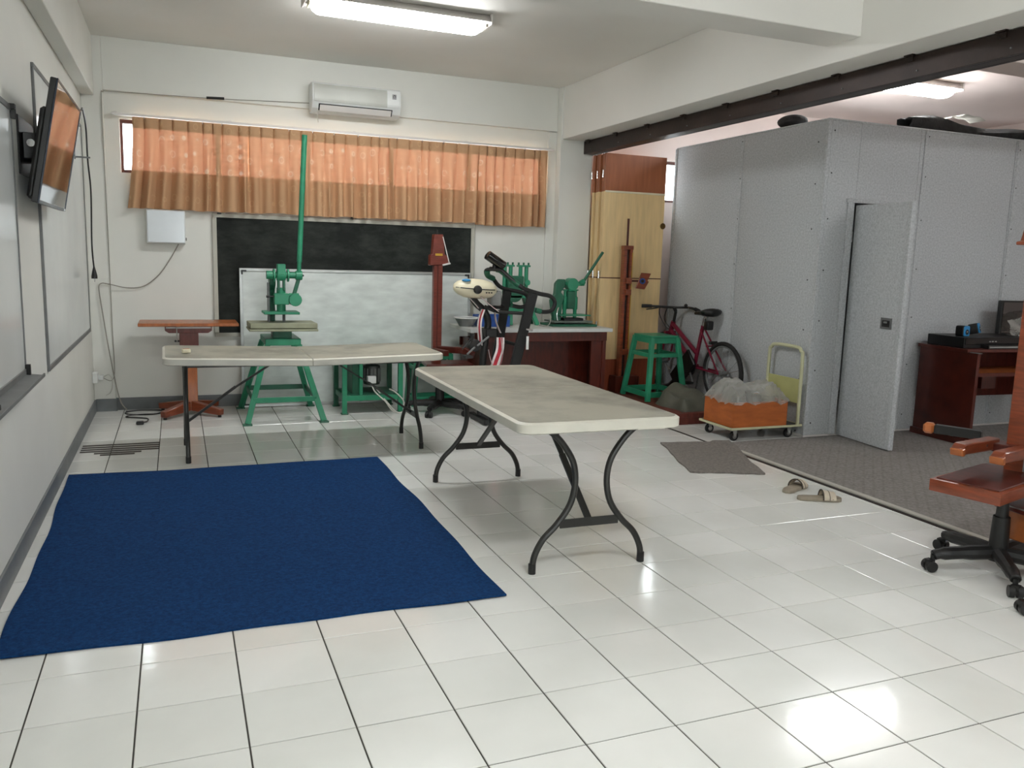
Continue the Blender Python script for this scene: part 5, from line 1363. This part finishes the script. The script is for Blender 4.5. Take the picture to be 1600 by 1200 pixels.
# ------------------------------------------------------------------ slippers
def slipper(label, heel, toe):
    h = Vector((heel[0], heel[1], 0)); d = Vector((toe[0], toe[1], 0)) - h
    L = d.length; ang = math.atan2(d.y, d.x)
    t = thing('slipper', label, 'slipper', (heel[0], heel[1], 0), ang, 'pair of beige slippers')
    prof = [(0.0, 0.0), (0.012, 0.026), (0.05, 0.035), (0.10, 0.034), (0.15, 0.038), (0.20, 0.047), (0.235, 0.043), (0.258, 0.028), (0.266, 0.0)]
    s = L / 0.266
    ol = [(x * s, w) for x, w in prof] + [(x * s, -w) for x, w in reversed(prof[1:-1])]
    part('sole', MB().prism(ol, 'z', 0.0, 0.022), SLIP, t, bevel=0.004, seg=2)
    def strap(u, v):
        a = pi * u
        x = (0.145 + 0.075 * v) * s
        return (x, 0.047 * cos(a), 0.012 + (0.052 - 0.012 * v) * sin(a))
    def strap_in(u, v):
        p = strap(u, v); a = pi * u
        return (p[0], p[1] - 0.005 * cos(a), p[2] - 0.005 * sin(a))
    m = MB(); m.grid(strap, 14, 4); m.grid(strap_in, 14, 4)
    sp = part('strap', m, SLIP_S, t, smooth=60, recalc=False)
    part('strap_edge', MB().tube([strap(u / 14, 0) for u in range(15)], 0.004, n=6), mat('dark_strap_edge', (74, 66, 58), 0.7), sp)
    part('strap_seam', MB().tube([strap(u / 14, 0.5) for u in range(15)], 0.002, n=6), mat('dark_strap_edge', (74, 66, 58), 0.7), sp)
slipper('beige slipper pointing away from the viewer, the one farther from the chair', (3.86, 1.07), (4.10, 1.185))
slipper('beige slipper lying sideways, the one nearer the viewer', (3.84, 0.945), (4.085, 0.845))

# ------------------------------------------------------------------ grey felt booth
BX0, BY0, BX1, BY1, BZ = 5.13, 2.37, 8.35, 4.49, 2.495
bo = thing('booth', 'large grey felt-covered booth with an open door on the right', 'booth', (5.13, 2.37, 0))
def O_(nm, m, mt, par=bo, **k):
    return part(nm, m, mt, par, world=True, **k)
th = 0.05
O_('wall_panel', MB().box(BX0, BX0 + th, BY0 + 0.03, 3.418, 0.02, BZ), FELT, bevel=0.006, seg=2)
O_('wall_panel', MB().box(BX0, BX0 + th, 3.424, BY1, 0.02, BZ), FELT, bevel=0.006, seg=2)
O_('corner_batten', MB().box(BX0 - 0.004, BX0 + 0.03, BY0 - 0.004, BY0 + 0.03, 0.02, BZ + 0.004), FELT, bevel=0.004)
O_('end_batten', MB().box(BX0 - 0.006, BX0 + 0.04, BY1 - 0.03, BY1 + 0.01, 0.02, BZ + 0.004), FELT, bevel=0.006, seg=2)
O_('seam_batten', MB().box(BX0 - 0.006, BX0, 3.40, 3.44, 0.02, BZ), FELT, bevel=0.002)
O_('wall_panel', MB().box(BX0 + 0.03, 5.455, BY0, BY0 + th, 0.02, BZ), FELT, bevel=0.004)
O_('wall_panel', MB().box(5.455, 6.085, BY0, BY0 + th, 1.885, BZ), FELT, bevel=0.004)
O_('wall_panel', MB().box(6.085, 6.128, BY0, BY0 + th, 0.02, BZ), FELT, bevel=0.004)
O_('wall_panel', MB().box(6.134, 7.18, BY0, BY0 + th, 0.02, BZ), FELT, bevel=0.004)
O_('wall_panel', MB().box(7.186, BX1, BY0, BY0 + th, 0.02, BZ), FELT, bevel=0.004)
O_('seam_batten', MB().box(7.20, 7.25, BY0 - 0.006, BY0, 0.02, BZ), FELT, bevel=0.002)
O_('seam_batten', MB().box(6.05, 6.125, BY0 - 0.005, BY0, 0.02, 1.9), FELT, bevel=0.002)
O_('wall_panel', MB().box(BX0 + th, BX1, BY1 - th, BY1, 0.02, BZ), FELT)
O_('wall_panel', MB().box(BX1 - th, BX1, BY0 + th, BY1 - th, 0.02, BZ), FELT)
O_('roof', MB().box(BX0, BX1, BY0, BY1, BZ, BZ + 0.015), FELT, bevel=0.004)
O_('base_trim', MB().box(BX0 + 0.004, 5.455, BY0 + 0.006, BY0 + th, 0.0, 0.02).box(6.085, BX1, BY0 + 0.006, BY0 + th, 0, 0.02).box(BX0 + 0.004, BX0 + th, BY0 + th, BY1, 0, 0.02), WHITE_M)
O_('frame_head', MB().box(5.36, 6.11, BY0 - 0.012, BY0, 1.885, 1.915), FELT, bevel=0.003)
O_('frame_jamb', MB().box(5.375, 5.44, BY0 - 0.012, BY0, 0.02, 1.885), FELT, bevel=0.003)
for z in (0.12, 0.55, 0.95, 1.35, 1.75, 2.1, 2.42):
    O_('screw', MB().cyl((BX0 + 0.06, BY0 - 0.003, z), (BX0 + 0.06, BY0 + 0.001, z), 0.006, n=8), BLACK)
    O_('screw', MB().cyl((BX0 - 0.003, BY0 + 0.10, z - 0.08), (BX0 + 0.001, BY0 + 0.10, z - 0.08), 0.006, n=8), BLACK)
    O_('screw', MB().cyl((6.17, BY0 - 0.003, z + 0.03), (6.17, BY0 + 0.001, z + 0.03), 0.005, n=8), BLACK)
    O_('screw', MB().cyl((BX0 - 0.009, 3.42, z + 0.03), (BX0 - 0.005, 3.42, z + 0.03), 0.005, n=8), BLACK)
    O_('screw', MB().cyl((7.225, BY0 - 0.009, z), (7.225, BY0 - 0.005, z), 0.005, n=8), BLACK)
# door leaf swung open towards the viewer
HX, HY = 5.458, 2.362
ang = math.atan2(1.765 - HY, 5.405 - HX)
D = Matrix.Translation((HX, HY, 0)) @ Matrix.Rotation(ang, 4, 'Z')
def DP(nm, m, mt, par, **k):
    m.v = [tuple(D @ Vector(v)) for v in m.v]
    return O_(nm, m, mt, par, **k)
door = DP('door', MB().box(0.0, 0.605, 0.0, 0.04, 0.014, 1.865), FELT, bo, bevel=0.005, seg=2)
DP('edge_strip', MB().box(0.565, 0.608, -0.005, 0.0, 0.02, 1.86), FELT, door, bevel=0.002)
hp = DP('handle_plate', MB().box(0.40, 0.515, -0.008, 0.0, 0.925, 1.008), ALU_GREY, door, bevel=0.002)
DP('handle_recess', MB().box(0.42, 0.497, -0.0095, -0.007, 0.94, 0.99), BLACK, door)
DP('handle_pull', MB().box(0.44, 0.475, -0.016, -0.009, 0.968, 0.982), ALU, door, bevel=0.002)
for z in (0.42, 1.62):
    DP('hinge', MB().cyl((-0.012, -0.006, z - 0.04), (-0.012, -0.006, z + 0.04), 0.009, n=10), CHROME, door)

# things left on the booth roof
rr = random.Random(30)
def roll_fn(u, v):
    a = 2 * pi * v
    r = 0.055 + 0.012 * sin(9 * u) + 0.01 * sin(3 * a + 7 * u)
    return (6.02 + 1.7 * u, 2.50 + 0.05 * sin(4 * u) + r * 1.4 * cos(a), BZ + 0.017 + r * 0.9 + r * 0.9 * sin(a))
single('rolled_cloth', MB().grid(roll_fn, 30, 12), DARKCLOTH, 'dark rolled cloth lying along the front edge of the booth roof', 'cloth', smooth=60)
def flap_fn(u, v):
    return (6.45 + 0.42 * u, 2.44 + 0.16 * v, BZ + 0.135 + 0.035 * sin(pi * u) + 0.02 * u + 0.006 * sin(17 * u))
m = MB(); m.grid(flap_fn, 12, 6)
single('canvas_flap', m, mat('pale_canvas', (190, 184, 172), 0.85, var=0.1, bump=0.2), 'pale canvas flap folded over the dark cloth on the booth roof', 'cloth', smooth=60)
single('black_bundle', MB().ball((5.26, 2.95, BZ + 0.072), 0.11, 0.14, 0.056), DARKCLOTH, 'small black bundle on the booth roof near its left side', 'bundle', smooth=60)

# ------------------------------------------------------------------ computer desk against the booth
cdk = thing('computer_desk', 'dark mahogany computer desk against the booth front', 'desk', (6.24, 2.24, 0.007), rad(-3))
H = 0.735
part('side_panel', MB().box(0.0, 0.03, -0.5, 0.07, 0, H), BROWN_D, cdk, bevel=0.002)
part('side_panel', MB().box(1.15, 1.18, -0.5, 0.07, 0, H), BROWN_D, cdk, bevel=0.002)
part('plinth', MB().box(-0.025, 0.05, -0.52, 0.075, 0, 0.05), BROWN_D, cdk, bevel=0.003)
part('desk_top', MB().box(-0.02, 1.2, -0.42, 0.08, H, H + 0.025), BROWN_D, cdk, bevel=0.002)
part('back_panel', MB().box(0.03, 1.15, 0.04, 0.06, 0.3, H), BROWN_D, cdk, bevel=0.002)
kt = part('keyboard_tray', MB().box(0.05, 1.13, -0.45, -0.05, 0.55, 0.57), ORANGE_W, cdk, bevel=0.002)
part('tray_edge', MB().box(0.05, 1.13, -0.462, -0.45, 0.545, 0.575), BROWN_D, kt, bevel=0.002)
part('shelf_bracket', MB().box(0.3, 0.45, -0.3, -0.05, 0.42, 0.55), BROWN_D, cdk, bevel=0.003)
part('corner_cap', MB().box(0.0, 0.04, -0.505, -0.42, H, H + 0.004), ALU, cdk)
pl_ = thing('black_console', 'flat black console unit on the computer desk', 'console', (6.34, 2.06, 0.768), rad(-3))
part('case', MB().box(-0.09, 0.62, -0.17, 0.2, 0, 0.085), BLACK, pl_, bevel=0.003)
part('front_lip', MB().box(-0.085, 0.61, -0.176, -0.17, 0.03, 0.08), BLACK_GLOSS, pl_, bevel=0.002)
for k in range(3):
    part('button', MB().box(0.16 + 0.03 * k, 0.178 + 0.03 * k, -0.18, -0.176, 0.05, 0.058), ALU, pl_)
kb = thing('keyboard_cover', 'black folder lying on the front of the computer desk', 'folder', (6.70, 1.86, 0.768), rad(-3))
part('cover', MB().box(-0.28, 0.3, -0.06, 0.005, 0, 0.03), BLACK, kb, bevel=0.002)
part('pages', MB().box(-0.27, 0.29, -0.061, 0.0, 0.008, 0.02), mat('paper', (150, 150, 146), 0.8), kb)
def speaker(label, loc, rz, tilt):
    t = thing('desk_speaker', label, 'speaker', loc, rz, 'small blue desktop speakers')
    R_ = Matrix.Rotation(tilt, 4, 'X') @ Matrix.Scale(0.85, 4)
    def q(nm, m, mt, par, **k):
        m.v = [tuple(R_ @ Vector(v)) for v in m.v]
        return part(nm, m, mt, par, **k)
    bd = q('cabinet', MB().prism([(-0.04, 0.0), (0.04, 0.0), (0.046, 0.02), (0.046, 0.085), (0.035, 0.1), (-0.035, 0.1), (-0.046, 0.085), (-0.046, 0.02)], 'y', -0.02, 0.06), BLACK, t, bevel=0.005)
    q('front_face', MB().prism([(-0.038, 0.002), (0.038, 0.002), (0.044, 0.02), (0.044, 0.084), (0.034, 0.098), (-0.034, 0.098), (-0.044, 0.084), (-0.044, 0.02)], 'y', -0.032, -0.02), SKYBLUE, t, bevel=0.003)
    q('cone', MB().lathe([(0.026, -0.034), (0.026, -0.03), (0.016, -0.028), (0.008, -0.032)], (0, 0, 0.04), 'y', 18), BLACK, t)
    q('cone_cap', MB().ball((0, -0.034, 0.04), 0.011, 0.005, 0.011, n=12, m=8), CHROME, t)
speaker('small blue desktop speaker standing upright on the console', (6.375, 2.02, 0.853), rad(8), 0.0)
speaker('small blue desktop speaker tilted back on the console', (6.60, 2.08, 0.868), rad(30), rad(-14))
mo = thing('monitor', 'black monitor under clear plastic at the right of the computer desk', 'monitor', (7.16, 2.15, 0.768), rad(-8))
part('stand_base', MB().box(-0.1, 0.1, -0.08, 0.08, 0, 0.02), BLACK, mo, bevel=0.004)
part('stand_neck', MB().box(-0.03, 0.03, 0.0, 0.03, 0.02, 0.14), BLACK, mo, bevel=0.004)
part('cabinet', MB().box(-0.2, 0.22, -0.02, 0.03, 0.08, 0.37), BLACK, mo, bevel=0.006)
part('screen', MB().box(-0.185, 0.205, -0.023, -0.019, 0.1, 0.355), SCREEN, mo)
rr = random.Random(33)
cq = [[rr.uniform(-1, 1) for _ in range(30)] for _ in range(30)]
def bag2(u, v):
    i = int(u * 16); j = int(v * 14)
    return (6.84 + 0.44 * u, 1.95 + 0.05 * v + 0.012 * sin(13 * u + 7 * v) + 0.006 * cq[j][i], 0.86 + 0.2 * v * (0.6 + 0.4 * u) + 0.006 * cq[i][j + 9])
single('plastic_cover', MB().grid(bag2, 16, 14), FILM, 'crumpled clear plastic draped in front of the monitor', 'plastic cover', smooth=60)
